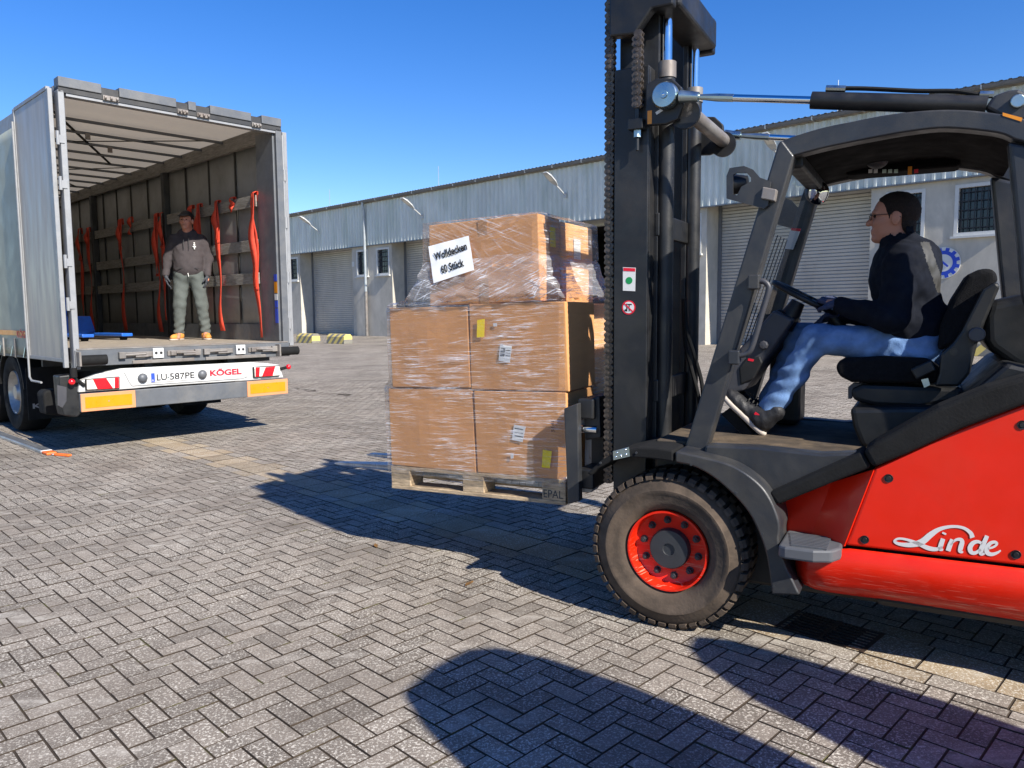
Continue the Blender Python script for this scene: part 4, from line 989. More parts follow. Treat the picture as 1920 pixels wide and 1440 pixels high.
RT = [(1618, 846), (1640, 830), (1760, 763), (1850, 726), (1920, 706), (2080, 668), (2300, 640), (2300, 690), (2080, 700), (1920, 760), (1800, 806), (1700, 852), (1636, 878)]
pr('side_rail', RT, .50, .665, 'rubber', bevel=.02, seg=3, mirror=True)
pr('side_rail', [(1440, 926), (1530, 886), (1617, 847), (1634, 877), (1560, 906), (1456, 948)], .46, .655, 'rubber', bevel=.016, seg=3, mirror=True)
# step
sx0, sz = FK(1459, 1022, .76); sx1, _ = FK(1574, 1026, .76)
oul = [(sx0, .50), (sx0, .755), (sx0-.03, .772), (sx1+.10, .772), (sx1+.03, .74), (sx1, .68), (sx1, .50)]
stp = MB().prism(oul, 'z', sz-.055, sz).build('step', 'steel_worn', fk, bevel=.01)
stp.data.materials[0] = M['step_grey']
for k in range(9):
    y_ = .56+k*.022; MB().box(sx0-.02-.004*k, sx1+.05, y_, y_+.01, sz+.001, sz+.008).build('grip_ridge', 'step_grey', stp)
# mast
MAST_T = 3.12
def channel(y0, y1, x0, x1, z0, z1, name):
    t = .024; s_ = 1 if y1 > y0 else -1; m_ = MB()
    m_.box(x0, x1, y1-s_*t, y1, z0, z1); m_.box(x0, x0+.03, y0, y1-s_*(t+.001), z0, z1); m_.box(x1-.03, x1, y0, y1-s_*(t+.001), z0, z1)
    return m_.build(name, 'mast_black', fk, bevel=.005)
xm0 = FK(1214, 500, .40)[0]; xm1 = FK(1151, 500, .40)[0]
for s_ in (1, -1):
    channel(s_*.30, s_*.40, xm0, xm1, .14, 2.72, 'outer_mast')
    channel(s_*.22, s_*.298, xm0-.02, xm1+.01, .16, MAST_T, 'inner_mast')
    # lift cylinders
    xc, _ = FK(1235, 500, .27); xc -= .03
    c_ = MB().cyl((xc, s_*.26, .2), (xc, s_*.26, FK(1235, 138, .26)[1]-.03), .042, 20).build('lift_cylinder', 'mast_black', fk, smooth=40)
    MB().cyl((xc, s_*.26, FK(1235, 150, .26)[1]), (xc, s_*.26, FK(1235, 120, .26)[1]), .047, 20).build('cylinder_collar', 'steel_worn', c_, smooth=40)
    MB().cyl((xc, s_*.26, 2.7), (xc, s_*.26, MAST_T), .026, 18).build('piston_rod', 'chrome', c_, smooth=40)
    # head plate
    H = FL([(1142, -70), (1142, 69), (1190, 64), (1206, 40), (1222, 16), (1262, 8), (1264, -70)], .42)
    MB().prism(H, 'y', s_*.36, s_*.42).build('head_plate', 'mast_black', fk, bevel=.01)
hx0, hz = FK(1205, 22, .42); hx1 = FK(1262, 8, .42)[0]
MB().box(hx1-.02, hx0, -.36, .36, hz+.02, hz+.17).build('head_beam', 'mast_black', fk, bevel=.015)
for z in (.35, 1.05, 1.9): MB().box(xm0-.03, xm0+.0, -.30, .30, z, z+.12).build('mast_tie', 'mast_black', fk, bevel=.008)
# leaf chains
lk = MB()
for i in range(4):
    wx = .023 if i % 2 == 0 else .020; zo = 0 if i % 2 == 0 else .0285; h_ = .0275
    lk.prism([(-wx*.5, zo-h_), (wx*.5, zo-h_), (wx, zo-h_*.62), (wx, zo-h_*.35), (wx*.78, zo), (wx, zo+h_*.35), (wx, zo+h_*.62), (wx*.5, zo+h_), (-wx*.5, zo+h_), (-wx, zo+h_*.62), (-wx, zo+h_*.35), (-wx*.78, zo), (-wx, zo-h_*.35), (-wx, zo-h_*.62)], 'y', .022-i*.0115, .022-i*.0115-.0085)
for z in (-.0135, .0135): lk.tube([(0, -.026, z), (0, .026, z)], .008, 8)
lk_o = lk.build('chain_link', 'chain_steel', fk, bevel=.0015); link_mesh = lk_o; 
def chain(x, y, z0, z1):
    c = MB().tube([(x, y, z0), (x, y, z1)], .004, 5).build('lift_chain', 'chain_steel', fk); n = int((z1-z0)/.057)
    for k in range(n):
        o = link_mesh.copy(); col.objects.link(o); o.parent = c; o.scale = (1.12, 1.1, 1.05); o.location = (x, y, z0+.027+k*.057); o.rotation_euler = (random.gauss(0, .03), 0, random.gauss(0, .03))
xch = FK(1147, 450, .34)[0]; xch2 = FK(1199, 150, .405)[0]; zan = FK(1199, 205, .405)[1]
for s_ in (1, -1):
    chain(xch, s_*.36, .62, MAST_T-.02)
    chain(xch2, s_*.425, zan, FK(1199, 66, .405)[1])
    a = MB(); z_ = FK(1195, 245, .42)[1]; a.box(xch2-.035, xch2+.04, s_*.401, s_*.46, z_, z_+.05); a.tube([(xch2, s_*.43, z_-.03), (xch2, s_*.43, zan+.01)], .012, 8); a.tube([(xch2, s_*.43, z_-.10), (xch2, s_*.43, z_)], .009, 8); an = a.build('chain_anchor', 'mast_black', fk, bevel=.003)
    MB().tube([(xch2, s_*.43, z_-.035), (xch2, s_*.43, z_-.001)], .019, 6).build('anchor_nut', 'zinc', an)
bpy.data.objects.remove(link_mesh)
# pivot brackets, tilt cylinders
px_, pz_ = FK(1247, 179, .47)
for s_ in (1, -1):
    B = FL([(1212, 160), (1232, 148), (1262, 148), (1280, 165), (1283, 195), (1272, 225), (1250, 234), (1212, 236)], .42)
    br_ = MB().prism(B, 'y', s_*.405, s_*.435).build('pivot_bracket', 'mast_black', fk, bevel=.006)
    MB().lathe([(0, .09), (.018, .09), (.02, .082), (.056, .08), (.063, .07), (.063, .035), (.058, .03)], (px_, s_*.41, pz_), (0, s_, 0), 32).build('pivot_pin', 'zinc', br_, smooth=35)
    MB().ball((px_, s_*.49, pz_), (.014, .012, .014), 10).build('pin_bolt', 'chrome', br_, smooth=60)
    e0 = Vector((px_, s_*.46, pz_)); e1 = J(1862, 198, .46); e1.y = s_*.46; dr_ = (e1-e0).normalized(); Lt = (e1-e0).length
    def at(px, py): 
        q = J(px, py, .46); return e0+dr_*((Vector((q.x, s_*.46, q.z))-e0).dot(dr_))
    cyl_ = MB().tube([at(1521, 190), at(1850, 197)], .037, 18).build('tilt_cylinder', 'mast_black', fk, smooth=40)
    MB().tube([at(1275, 182), at(1310, 183)], [.030, .022], 12).build('clevis', 'zinc', cyl_, smooth=40)
    MB().tube([at(1310, 183), at(1345, 184), at(1375, 185)], [.012, .018, .018], 10).build('rod_end', 'zinc', cyl_, smooth=30)
    MB().tube([at(1370, 185), at(1525, 189)], .0165, 14).build('piston_rod', 'chrome', cyl_, smooth=40)
    off = Vector((0, 0, .052)); h_ = [at(1555, 190)+off, at(1620, 190)+off*1.05, at(1720, 190)+off*.95, at(1790, 190)+off*1.0, at(1840, 190)+off*.75]
    MB().tube([Vector(q) for q in catmull(h_, 5)], .0095, 8).build('hose', 'rubber', cyl_, smooth=40)
    MB().tube([at(1548, 190)+off, at(1585, 190)+off], .014, 8).build('hose_fitting', 'zinc', cyl_)
    MB().tube([at(1836, 196)+off*.8, at(1862, 197)+off*.8], .014, 8).build('hose_fitting', 'zinc', cyl_)
    K = FL([(1846, 205), (1862, 182), (1890, 172), (1908, 170), (1925, 178), (1935, 230), (1890, 228)], .46)
    rb = MB().prism(K, 'y', s_*.43, s_*.49).build('cylinder_bracket', 'chassis_grey', fk, bevel=.012)
    a, b = FK(1908, 191, .49); MB().cyl((a, s_*.48, b), (a, s_*.51, b), .026, 14).build('bracket_bolt', 'zinc', rb, bevel=.004)
q0 = J(1285, 205, .40); MB().tube([(q0.x, .40, q0.z), (q0.x, -.40, q0.z)], .038, 20).build('torque_tube', 'steel_worn', fk, smooth=40)
for s_ in (1, -1): MB().lathe([(0, 0), (.07, 0), (.07, .02), (0, .02)], (q0.x, s_*.38, q0.z-.02), (0, s_, 0), 28).build('tube_flange', 'mast_black', fk, smooth=35)
mk_ = MB().bar(J(1230, 213, .437), J(1242, 205, .437), .014, .002, (0, 1, 0)).build('mark', 'white_print', fk)
a, b = FK(1214, 208, .437); c, d = FK(1222, 232, .437); MB().box(a, c, .4355, .4375, d, b).build('sticker', 'amber', fk)
# stickers on the mast face
def stk(pts, m, y=.4015, parent=None, name='sticker'): return MB().prism(FL(pts, y), 'y', y, y+.001).build(name, m, parent or fk)
s1 = stk([(1168, 501), (1192, 502), (1191, 546), (1168, 545)], 'white_print')
stk([(1169, 502), (1191, 503), (1191, 509), (1169, 508)], 'red_print', .4027, s1)
a, b = FK(1179.5, 526, .403); MB().cyl((a, .4027, b), (a, .4035, b), .018, 20).build('green_dot', 'green_print', s1)
a, b = FK(1178.5, 576.5, .403); ps = MB().cyl((a, .4010, b), (a, .4022, b), .036, 28).build('prohibition_sign', 'red_print', fk)
MB().cyl((a, .4022, b), (a, .4030, b), .029, 28).build('sign_field', 'white_print', ps)
pk = MB(); pk.box(a-.006, a-.001, .4031, .4036, b-.02, b+.012); pk.box(a-.018, a+.004, .4031, .4036, b+.012, b+.018); pk.box(a+.006, a+.012, .4031, .4036, b-.02, b+.02); pk.cyl((a+.016, .4031, b-.014), (a+.016, .4036, b-.014), .006, 10); pk.build('pictogram', 'black_print', ps)
MB().bar((a+.022, .404, b+.02), (a-.022, .404, b-.02), .006, .0008, (0, 1, 0)).build('sign_bar', 'red_print', ps)
# carriage and forks
xcg = FK(1073, 850, .42)[0]
cp = pr('carriage_plate', [(1057, 766), (1083, 756), (1086, 940), (1064, 946)], .37, .42, 'chassis_grey', bevel=.006)
MB().prism(FL([(1057, 766), (1083, 756), (1086, 940), (1064, 946)], .42), 'y', -.60, -.55).build('carriage_plate', 'chassis_grey', fk, bevel=.006)
zu = FK(1100, 765, .36)[1]; zlw = FK(1090, 895, .36)[1]
MB().box(xcg-.10, xcg-.01, -.55, .37, zu-.06, zu+.05).build('carriage_bar', 'mast_black', fk, bevel=.01)
MB().box(xcg-.10, xcg-.01, -.55, .37, zlw-.06, zlw+.05).build('carriage_bar', 'mast_black', fk, bevel=.01)
MB().box(xcg-.09, xcg-.02, .10, .20, zlw, zu).build('carriage_stay', 'mast_black', fk); MB().box(xcg-.09, xcg-.02, -.38, -.28, zlw, zu).build('carriage_stay', 'mast_black', fk)
pr('shift_block', [(1090, 752), (1124, 742), (1126, 822), (1096, 826)], .22, .34, 'mast_black', bevel=.01)
e = J(1083, 803, .33); MB().cyl((e.x+.02, .34, e.z), (e.x-.12, .34, e.z), .022, 16).build('shift_cylinder', 'chrome', fk, smooth=40)
MB().cyl((xcg-.02, .30, zu-.10), (xcg-.02, -.45, zu-.10), .03, 16).build('shift_shaft', 'steel_worn', fk, smooth=40)
for yc, (tx, tz) in ((.063, FK(630, 866, .063)), (-.245, FK(690, 850, -.245))):
    z0, z1 = .488, .536
    fp = [(xcg+.02, z0), (tx-.5, z0-.006), (tx-.02, tz-.012), (tx, tz-.004), (tx-.03, tz+.004), (tx-.5, z1-.010), (xcg+.06, z1), (xcg+.05, zu+.03), (xcg, zu+.03), (xcg, z0+.03)]
    f_ = MB(); n = len(fp); hw = [.052 if x < tx-.1 else .026 for x, z in fp]
    f_.add([(x, yc-h, z) for (x, z), h in zip(fp, hw)]+[(x, yc+h, z) for (x, z), h in zip(fp, hw)], [tuple(range(n-1, -1, -1)), tuple(range(n, 2*n))]+[(i, (i+1) % n, n+(i+1) % n, n+i) for i in range(n)])
    f_.build('fork', 'steel_fork', fk, bevel=.003)
# hoses behind the mast
for k, (p) in enumerate(([(1284, 560), (1288, 620), (1303, 670), (1316, 720), (1318, 770)], [(1281, 560), (1284, 640), (1296, 690), (1310, 745), (1312, 780)])):
    MB().tube([Vector(q) for q in catmull([J(x, y, .10-.05*k) for x, y in p], 5)], .011, 8).build('hydraulic_hose', 'rubber', fk, smooth=40)
# overhead guard
AP = [(1281, 848), (1459, 268), (1466, 262), (1489, 292), (1320, 858)]
pr('front_pillar', AP, .44, .53, 'chassis_grey', bevel=.022, seg=4, mirror=True)
TO = [(1461, 267), (1480, 258), (1538, 240), (1595, 228), (1650, 217), (1709, 209), (1778, 205), (1846, 209), (1920, 222), (1990, 245)]
TI = [(1990, 290), (1920, 266), (1904, 262), (1869, 249), (1778, 240), (1709, 246), (1650, 256), (1595, 267), (1538, 279), (1482, 294)]
TOs = [tuple(p) for p in catmull(TO, 4)]; TIs = [tuple(p) for p in catmull(TI, 4)]
pr('roof_rail', TOs+TIs, .43, .52, 'chassis_grey', bevel=.012, seg=3, mirror=True, smooth=40)
pr('rear_pillar', [(1890, 264), (1975, 280), (2040, 668), (1945, 668), (1917, 550)], .42, .50, 'chassis_grey', bevel=.016, seg=3, mirror=True)
a, b = FK(1880, 222, .522); sv1 = stk([(1880, 211), (1917, 221), (1915, 228), (1880, 217)], 'amber', .5215)
top_i = FL(TI[1:], .475); top_o = [(x, z+.03) for x, z in top_i][::-1]
rl = MB().prism(top_i+[(x, z+.025) for x, z in top_i][::-1], 'y', -.429, .429).build('roof_panel', 'headliner', fk, bevel=.004)
a, b = FK(1482, 300, .475); MB().box(a-.05, a+.03, -.43, .43, b-.03, b+.03).build('front_header', 'black_plastic', fk, bevel=.012)
a0, b0 = FK(1590, 330, -.40); a1, b1 = FK(1800, 300, -.40)
con = MB().box(a1, a0, -.43, -.24, b0-.02, b1+.10).build('roof_console', 'headliner', fk, bevel=.02)
for k, (px, m_) in enumerate(((1632, 'white_print'), (1642, 'white_print'), (1658, 'zinc'), (1669, 'zinc'), (1680, 'zinc'), (1706, 'amber'), (1718, 'red_print'))):
    a, b = FK(px, 321 if m_ != 'amber' else 320, -.24); hh = .02 if m_ == 'amber' else .009
    MB().box(a-.009, a+.009, -.2399, -.236, b-hh, b+hh).build('indicator', m_, con)
MB().tube([J(1500, 318, .1), J(1600, 285, .1), J(1652, 278, .1)], .010, 8).build('wiper_arm', 'zinc', fk, smooth=40)
MB().tube([J(1505, 325, -.1), J(1600, 298, -.1), J(1640, 287, -.1)], .008, 8).build('wiper_arm', 'mast_black', fk, smooth=40)
c_ = J(1645, 303, -.15); MB().ball(c_, (.05, .04, .035), 14).build('roof_lamp', 'console_plastic', fk, smooth=60)
# windscreen
w0 = FK(1482, 300, .43); w1 = FK(1395, 590, .43)
MB().add([(w0[0], .42, w0[1]), (w0[0], -.42, w0[1]), (w1[0], -.42, w1[1]), (w1[0], .42, w1[1])], [(0, 1, 2, 3)]).build('windscreen', 'clear_glass', fk)
pp_ = [J(x, y, -.38) for x, y in ((1484, 427), (1502, 429), (1487, 468), (1470, 466))]
MB().add([tuple(v) for v in pp_]+[(v.x, v.y-.002, v.z) for v in pp_], [(0, 1, 2, 3), (4, 5, 6, 7), (0, 1, 5, 4), (1, 2, 6, 5), (2, 3, 7, 6), (3, 0, 4, 7)]).build('info_sheet', 'white_print', fk)
pp_ = [J(x, y, -.378) for x, y in ((1484, 427), (1502, 429), (1500, 434), (1483, 432))]
MB().add([tuple(v) for v in pp_]+[(v.x, v.y-.001, v.z) for v in pp_], [(0, 1, 2, 3), (4, 5, 6, 7), (0, 1, 5, 4), (1, 2, 6, 5), (2, 3, 7, 6), (3, 0, 4, 7)]).build('sheet_header', 'red_print', fk)
# protective mesh in front of the lower windscreen
gm = MB()
for k in range(9):
    yy = -.40+k*.1; p0 = J(1470, 440, .0); p1 = J(1395, 660, .0); gm.tube([(p0.x+.03, yy, p0.z), (p1.x+.03, yy, p1.z)], .003, 5)
gm.build('guard_mesh', 'mast_black', fk)
# work light bracket, mirror, grab handle
WB = [(1362, 330), (1368, 315), (1395, 311), (1412, 318), (1425, 333), (1445, 340), (1440, 385), (1432, 391), (1362, 372)]
ctr = (1393, 343); hole = [(1374, 328), (1381, 324), (1400, 324), (1408, 333), (1408, 340), (1390, 350), (1382, 366), (1374, 364)]
y_ = .56; O_ = FL(WB, y_); H_ = FL(hole, y_); mb = MB()
import mathutils
def ring_prism(O_, H_, y0, y1):
    mb = MB(); tri = mathutils.geometry.tessellate_polygon([[Vector((a, b, 0)) for a, b in O_], [Vector((a, b, 0)) for a, b in H_]])
    P = O_+H_; n = len(P); mb.add([(a, y0, b) for a, b in P]+[(a, y1, b) for a, b in P], [tuple(t) for t in tri]+[tuple(i+n for i in t) for t in tri])
    for off, L_ in ((0, len(O_)), (len(O_), len(H_))):
        mb.add([(P[off+i][0], y, P[off+i][1]) for y in (y0, y1) for i in range(L_)], [(i, (i+1) % L_, L_+(i+1) % L_, L_+i) for i in range(L_)])
    return mb
wbk = ring_prism(O_, H_, .545, .56).build('lamp_bracket', 'chassis_grey', fk)
a, b = FK(1389, 345, .50); MB().lathe([(0, -.035), (.035, -.03), (.045, .02), (.045, .045), (0, .04)], (a, .50, b), (1, 0, 0), 20).build('work_lamp', 'black_plastic', wbk, smooth=40)
pr('bracket_clamp', [(1430, 350), (1456, 355), (1452, 377), (1426, 372)], .53, .575, 'steel_worn', bevel=.004)
MB().prism([(x, z) for x, z in O_], 'y', -.56, -.545).build('lamp_bracket', 'chassis_grey', fk)
MB().tube([J(1515, 318, -.30), J(1518, 335, -.30), J(1522, 345, -.30)], .008, 8).build('mirror_arm', 'mast_black', fk)
mc = J(1533, 362, -.28); mo = MB(); mo.lathe([(0, -.05), (.05, -.04), (.062, .0), (.06, .012)], mc, (-.55, .75, -.15), 24); mir = mo.build('mirror_shell', 'console_plastic', fk, smooth=40)
mo = MB(); mo.lathe([(.058, .013), (.04, .02), (0, .024)], mc, (-.55, .75, -.15), 24); mo.build('mirror_glass', 'mirror', mir, smooth=40)
gh = [(1414, 528), (1430, 527), (1440, 535), (1440, 548), (1428, 590), (1412, 645), (1402, 662), (1382, 668)]
hnd = MB().tube([Vector(q) for q in catmull([J(x, y, .56) for x, y in gh], 4)], .013, 10).build('grab_handle', 'steel_worn', fk, smooth=50); hnd.data.materials[0] = M['console_plastic']
for x, y in ((1414, 528), (1377, 669)):
    q = J(x, y, .56); MB().box(q.x-.025, q.x+.025, .525, .58, q.z-.035, q.z+.03).build('handle_clamp', 'chassis_grey', hnd, bevel=.006)
# steering console, wheel
cs = pr('steering_console', [(1387, 653), (1451, 581), (1488, 599), (1425, 688), (1394, 733), (1352, 744), (1345, 723)], -.20, .12, 'console_plastic', bevel=.015, seg=3)
pr('console_pocket', [(1385, 690), (1398, 672), (1425, 668), (1430, 680), (1412, 712), (1388, 722)], .10, .128, 'black_plastic', parent=cs, bevel=.008)
pr('pocket_mark', [(1403, 672), (1414, 674), (1412, 678), (1402, 676)], .125, .130, 'red_print', parent=cs, bevel=0)
a, b = FK(1432, 647, .13); MB().lathe([(.0, .03), (.02, .028), (.025, .01), (.012, 0)], (a, .12, b), (0, 1, 0), 8).build('lock_knob', 'console_plastic', cs, bevel=.003)
MB().tube([J(1463, 600, .05), J(1462, 592, .05)], .014, 10).build('lever_boot', 'black_plastic', cs); MB().ball(J(1462, 588, .05), .022, 12).build('lever_knob', 'black_plastic', cs, smooth=60)
MB().tube([J(1468, 612, 0.), J(1486, 585, 0.), J(1497, 566, 0.)], [.055, .045, .035], 16).build('steering_column', 'black_plastic', fk, smooth=40)
sc_ = J(1509, 558, 0.); sd0 = (J(1459, 533, 0.)-J(1559, 583, 0.)).normalized(); nrm = sd0.cross(Vector((0, 1, 0))).normalized()
st_r = .165
sw = MB().tube([sc_+(sd0*math.cos(t)+Vector((0, 1, 0))*math.sin(t))*st_r for t in np.linspace(0, 2*math.pi, 41)], .014, 10, False).build('steering_wheel', 'black_plastic', fk, smooth=50)
for t in (0, 2.1, 4.2): MB().bar(sc_, sc_+(sd0*math.cos(t)+Vector((0, 1, 0))*math.sin(t))*st_r, .03, .012, nrm).build('spoke', 'black_plastic', sw, bevel=.004)
MB().tube([sc_-nrm*.02, sc_+nrm*.02], .04, 16).build('wheel_hub', 'black_plastic', sw, smooth=40)
MB().box(FK(1440, 700, -.2)[0], FK(1500, 700, -.2)[0], -.45, -.22, zf, FK(1480, 640, -.3)[1]).build('far_console', 'black_plastic', fk, bevel=.03)
MB().prism(FL([(1355, 775), (1375, 760), (1420, 820), (1410, 828)], .12), 'y', .02, .16).build('pedal', 'rubber', fk, bevel=.005)
MB().prism(FL([(1355, 775), (1375, 760), (1420, 820), (1410, 828)], .12), 'y', -.24, -.10).build('pedal', 'rubber', fk, bevel=.005)
# seat
pr('seat_cushion', [(1570, 684), (1580, 671), (1660, 666), (1740, 670), (1765, 690), (1757, 716), (1600, 714), (1576, 702)], -.25, .25, 'seat_fabric', bevel=.035, seg=4, yref=.15)
pr('backrest', [(1840, 503), (1866, 508), (1868, 526), (1836, 596), (1797, 642), (1757, 658), (1762, 610), (1785, 560), (1813, 516)], -.24, .24, 'seat_fabric', bevel=.03, seg=4, yref=.15)
ar = pr('seat_frame', [(1866, 527), (1875, 536), (1847, 602), (1832, 645), (1818, 700), (1797, 724), (1752, 724), (1760, 700), (1764, 662), (1786, 642), (1802, 620), (1842, 542)], .25, .30, 'black_plastic', bevel=.012, yref=.27)
a, b = FK(1831, 627, .3); MB().cyl((a, .29, b), (a, .34, b), .032, 18).build('recline_knob', 'console_plastic', ar, bevel=.006)
a, b = FK(1789, 660, .3); MB().cyl((a, .298, b), (a, .305, b), .016, 14).build('frame_bolt', 'mast_black', ar)
pr('seat_rail', [(1596, 728), (1618, 718), (1805, 724), (1805, 748), (1725, 762), (1640, 758), (1602, 748)], -.22, .22, 'black_plastic', bevel=.02, yref=.15)
pr('slide_lever', [(1590, 726), (1600, 718), (1624, 719), (1624, 727), (1600, 727), (1597, 748), (1590, 748)], .16, .20, 'console_plastic', bevel=.003)
bk = pr('belt_buckle', [(1707, 693), (1745, 676), (1755, 694), (1718, 712)], .26, .31, 'black_plastic', bevel=.006)
bt = FL([(1727, 712), (1740, 709), (1744, 722), (1733, 727)], .29); MB().prism(bt, 'y', .285, .289).build('belt_tongue', 'zinc', bk)
pr('seat_base', [(1596, 760), (1800, 756), (1660, 826), (1640, 838), (1618, 834), (1602, 795)], -.30, .30, 'black_plastic', bevel=.03, seg=3, yref=.2)
pr('engine_hood', [(1790, 735), (1870, 668), (1960, 688), (2200, 690), (2200, 780), (1700, 800)], -.48, .48, 'black_plastic', bevel=.02, yref=.0)
pr('rear_cover', [(1843, 592), (1851, 566), (1920, 551), (2010, 548), (2010, 705), (1905, 692), (1855, 657), (1845, 642)], -.30, .22, 'black_plastic', bevel=.04, seg=4)
MB().tube([J(1560, 590, -.1), J(1575, 610, -.1), J(1580, 640, -.12)], [.025, .03, .03], 12).build('control_lever', 'black_plastic', fk, smooth=40)
MB().ball(J(1555, 580, -.1), .028, 12).build('lever_grip', 'black_plastic', fk, smooth=60)
pr('armrest', [(1575, 640), (1600, 628), (1680, 632), (1680, 650), (1590, 655)], -.36, -.28, 'black_plastic', bevel=.012, yref=-.28)
# maker's script on the side panel, drawn as strokes
def z8(x, y): return (1080+x*.4583, 780+y*.4583)
def stroke(mb, pts, ws, y=.6225, n=6):
    P = catmull(pts, n); Wd = catmull([(w, 0) for w in ws], n); L_ = []; R_ = []
    for i in range(len(P)):
        d = P[min(i+1, len(P)-1)]-P[max(i-1, 0)]; d = d/np.linalg.norm(d); nn = np.array([-d[1], d[0]])*Wd[i][0]/2
        L_.append(P[i]+nn); R_.append(P[i]-nn)
    vs = []
    for a, b in zip(L_, R_):
        for q in (a, b): x, z = FK(*z8(*q), y); vs.append((x, y, z))
    mb.add(vs, [(2*i, 2*i+1, 2*i+3, 2*i+2) for i in range(len(P)-1)])
lg = MB()
stroke(lg, [(1622, 498), (1614, 478), (1585, 458), (1540, 452), (1490, 462), (1452, 485), (1415, 515), (1370, 527), (1325, 524), (1303, 513), (1318, 502), (1350, 505), (1395, 520), (1440, 540), (1475, 545), (1500, 535)], [20, 16, 12, 12, 16, 24, 26, 20, 14, 10, 9, 10, 14, 18, 15, 6])
def txt_stroke(L): 
    for pts, ws in L: stroke(lg, pts, ws, n=5)
txt_stroke([
 ([(1502, 502), (1494, 525), (1490, 543), (1502, 548)], [18, 20, 18, 7]), ([(1505, 484), (1508, 477)], [17, 17]),
 ([(1540, 505), (1530, 528), (1522, 552)], [17, 20, 20]), ([(1532, 528), (1552, 508), (1572, 505), (1580, 515), (1574, 538), (1572, 553), (1584, 558)], [5, 10, 14, 18, 20, 16, 6]),
 ([(1664, 524), (1645, 514), (1624, 520), (1612, 539), (1617, 557), (1634, 560), (1656, 546)], [10, 13, 18, 20, 17, 14, 12]), ([(1682, 490), (1670, 518), (1658, 546), (1658, 563), (1672, 564)], [17, 19, 21, 17, 7]),
 ([(1685, 543), (1708, 536), (1722, 524), (1715, 516), (1696, 520), (1682, 538), (1682, 558), (1700, 566), (1722, 560), (1738, 550)], [8, 9, 10, 12, 15, 19, 19, 15, 11, 6])])
lg.build('maker_script', 'white_print', fk)
# chassis scratches stay as geometry-free paint wear in the material

# ================================================================== PEOPLE
def rc(p, a, b, r1, r2):
    a, b = np.array(a), np.array(b); ab = b-a; t = np.clip(((p-a)@ab)/(ab@ab), 0, 1)
    return np.linalg.norm(p-(a+t[..., None]*ab), axis=-1)-(r1+t*(r2-r1))
def ell(p, c, r, rot=None):
    q = p-np.array(c)
    if rot is not None: q = q@np.array(rot)
    r = np.array(r); k0 = np.linalg.norm(q/r, axis=-1); k1 = np.linalg.norm(q/(r*r), axis=-1)
    return k0*(k0-1)/np.maximum(k1, 1e-6)
def smin(a, b, k):
    h = np.clip(.5+.5*(b-a)/k, 0, 1); return b+(a-b)*h-k*h*(1-h)
def union(ds, k):
    r = ds[0]
    for d in ds[1:]: r = smin(r, d, k)
    return r
def wob(p, f, s=0.):
    x, y, z = p[..., 0]*f, p[..., 1]*f, p[..., 2]*f
    return np.sin(x+1.7*np.sin(z*.7+s)+s)*np.sin(y*1.1+1.3*np.sin(x*.8+s))+.6*np.sin(z*1.6+1.5*np.sin(x+y+s))
def surfnet(f, lo, hi, h):
    lo, hi = np.array(lo, float), np.array(hi, float); n = np.ceil((hi-lo)/h).astype(int)+1
    ax = [lo[i]+h*np.arange(n[i]) for i in range(3)]
    Pg = np.stack(np.meshgrid(*ax, indexing='ij'), -1); V = f(Pg); S = V < 0
    cs = [(i, j, k) for i in (0, 1) for j in (0, 1) for k in (0, 1)]
    sl = lambda A, c: A[c[0]:n[0]-1+c[0], c[1]:n[1]-1+c[1], c[2]:n[2]-1+c[2]]
    cnt = sum(sl(S, c).astype(int) for c in cs); act = (cnt > 0) & (cnt < 8)
    idx = -np.ones(act.shape, int); idx[act] = np.arange(act.sum())
    acc = np.zeros((act.sum(), 3)); num = np.zeros(act.sum())
    for c in cs:
        for a in range(3):
            if c[a]: continue
            d = list(c); d[a] = 1; va = sl(V, c)[act]; vb = sl(V, tuple(d))[act]; m_ = (va < 0) != (vb < 0)
            t = np.where(m_, va/np.where(m_, va-vb, 1), 0); pos = np.tile(np.array(c, float), (len(t), 1)); pos[:, a] += t
            acc += pos*m_[:, None]; num += m_
    base = np.argwhere(act); vs = lo+(base+acc/num[:, None])*h; fs = []
    for a in range(3):
        b, c = (a+1) % 3, (a+2) % 3
        s0 = [slice(1, n[i]-1) for i in range(3)]; s0[a] = slice(0, n[a]-1); s1 = list(s0); s1[a] = slice(1, n[a])
        A = S[tuple(s0)]; B = S[tuple(s1)]; e = np.argwhere(A != B)
        if not len(e): continue
        o = e.copy(); o[:, b] += 1; o[:, c] += 1
        o[:, a] = e[:, a]
        def cell(db, dc):
            q = o.copy(); q[:, b] += db; q[:, c] += dc; return idx[q[:, 0], q[:, 1], q[:, 2]]
        q = np.stack([cell(-1, -1), cell(0, -1), cell(0, 0), cell(-1, 0)], 1); fl_ = B[tuple(e.T)]
        q[fl_] = q[fl_][:, ::-1]; fs.append(q[(q >= 0).all(1)])
    return vs, np.concatenate(fs)
def organic(name, f, lo, hi, h, m, parent=None, sel=None, m2=None):
    vs, fs = surfnet(f, lo, hi, h); me = bpy.data.meshes.new(name); me.from_pydata(vs.tolist(), [], fs.tolist()); me.materials.append(M[m])
    me.polygons.foreach_set('use_smooth', [True]*len(me.polygons))
    if sel is not None:
        for m_ in m2: me.materials.append(M[m_])
        cen = vs[fs].mean(1); me.polygons.foreach_set('material_index', sel(cen).astype(np.int32))
    o = bpy.data.objects.new(name, me); link(o, parent)
    md = o.modifiers.new('smooth', 'SMOOTH'); md.iterations = 2; md.factor = .5
    return o
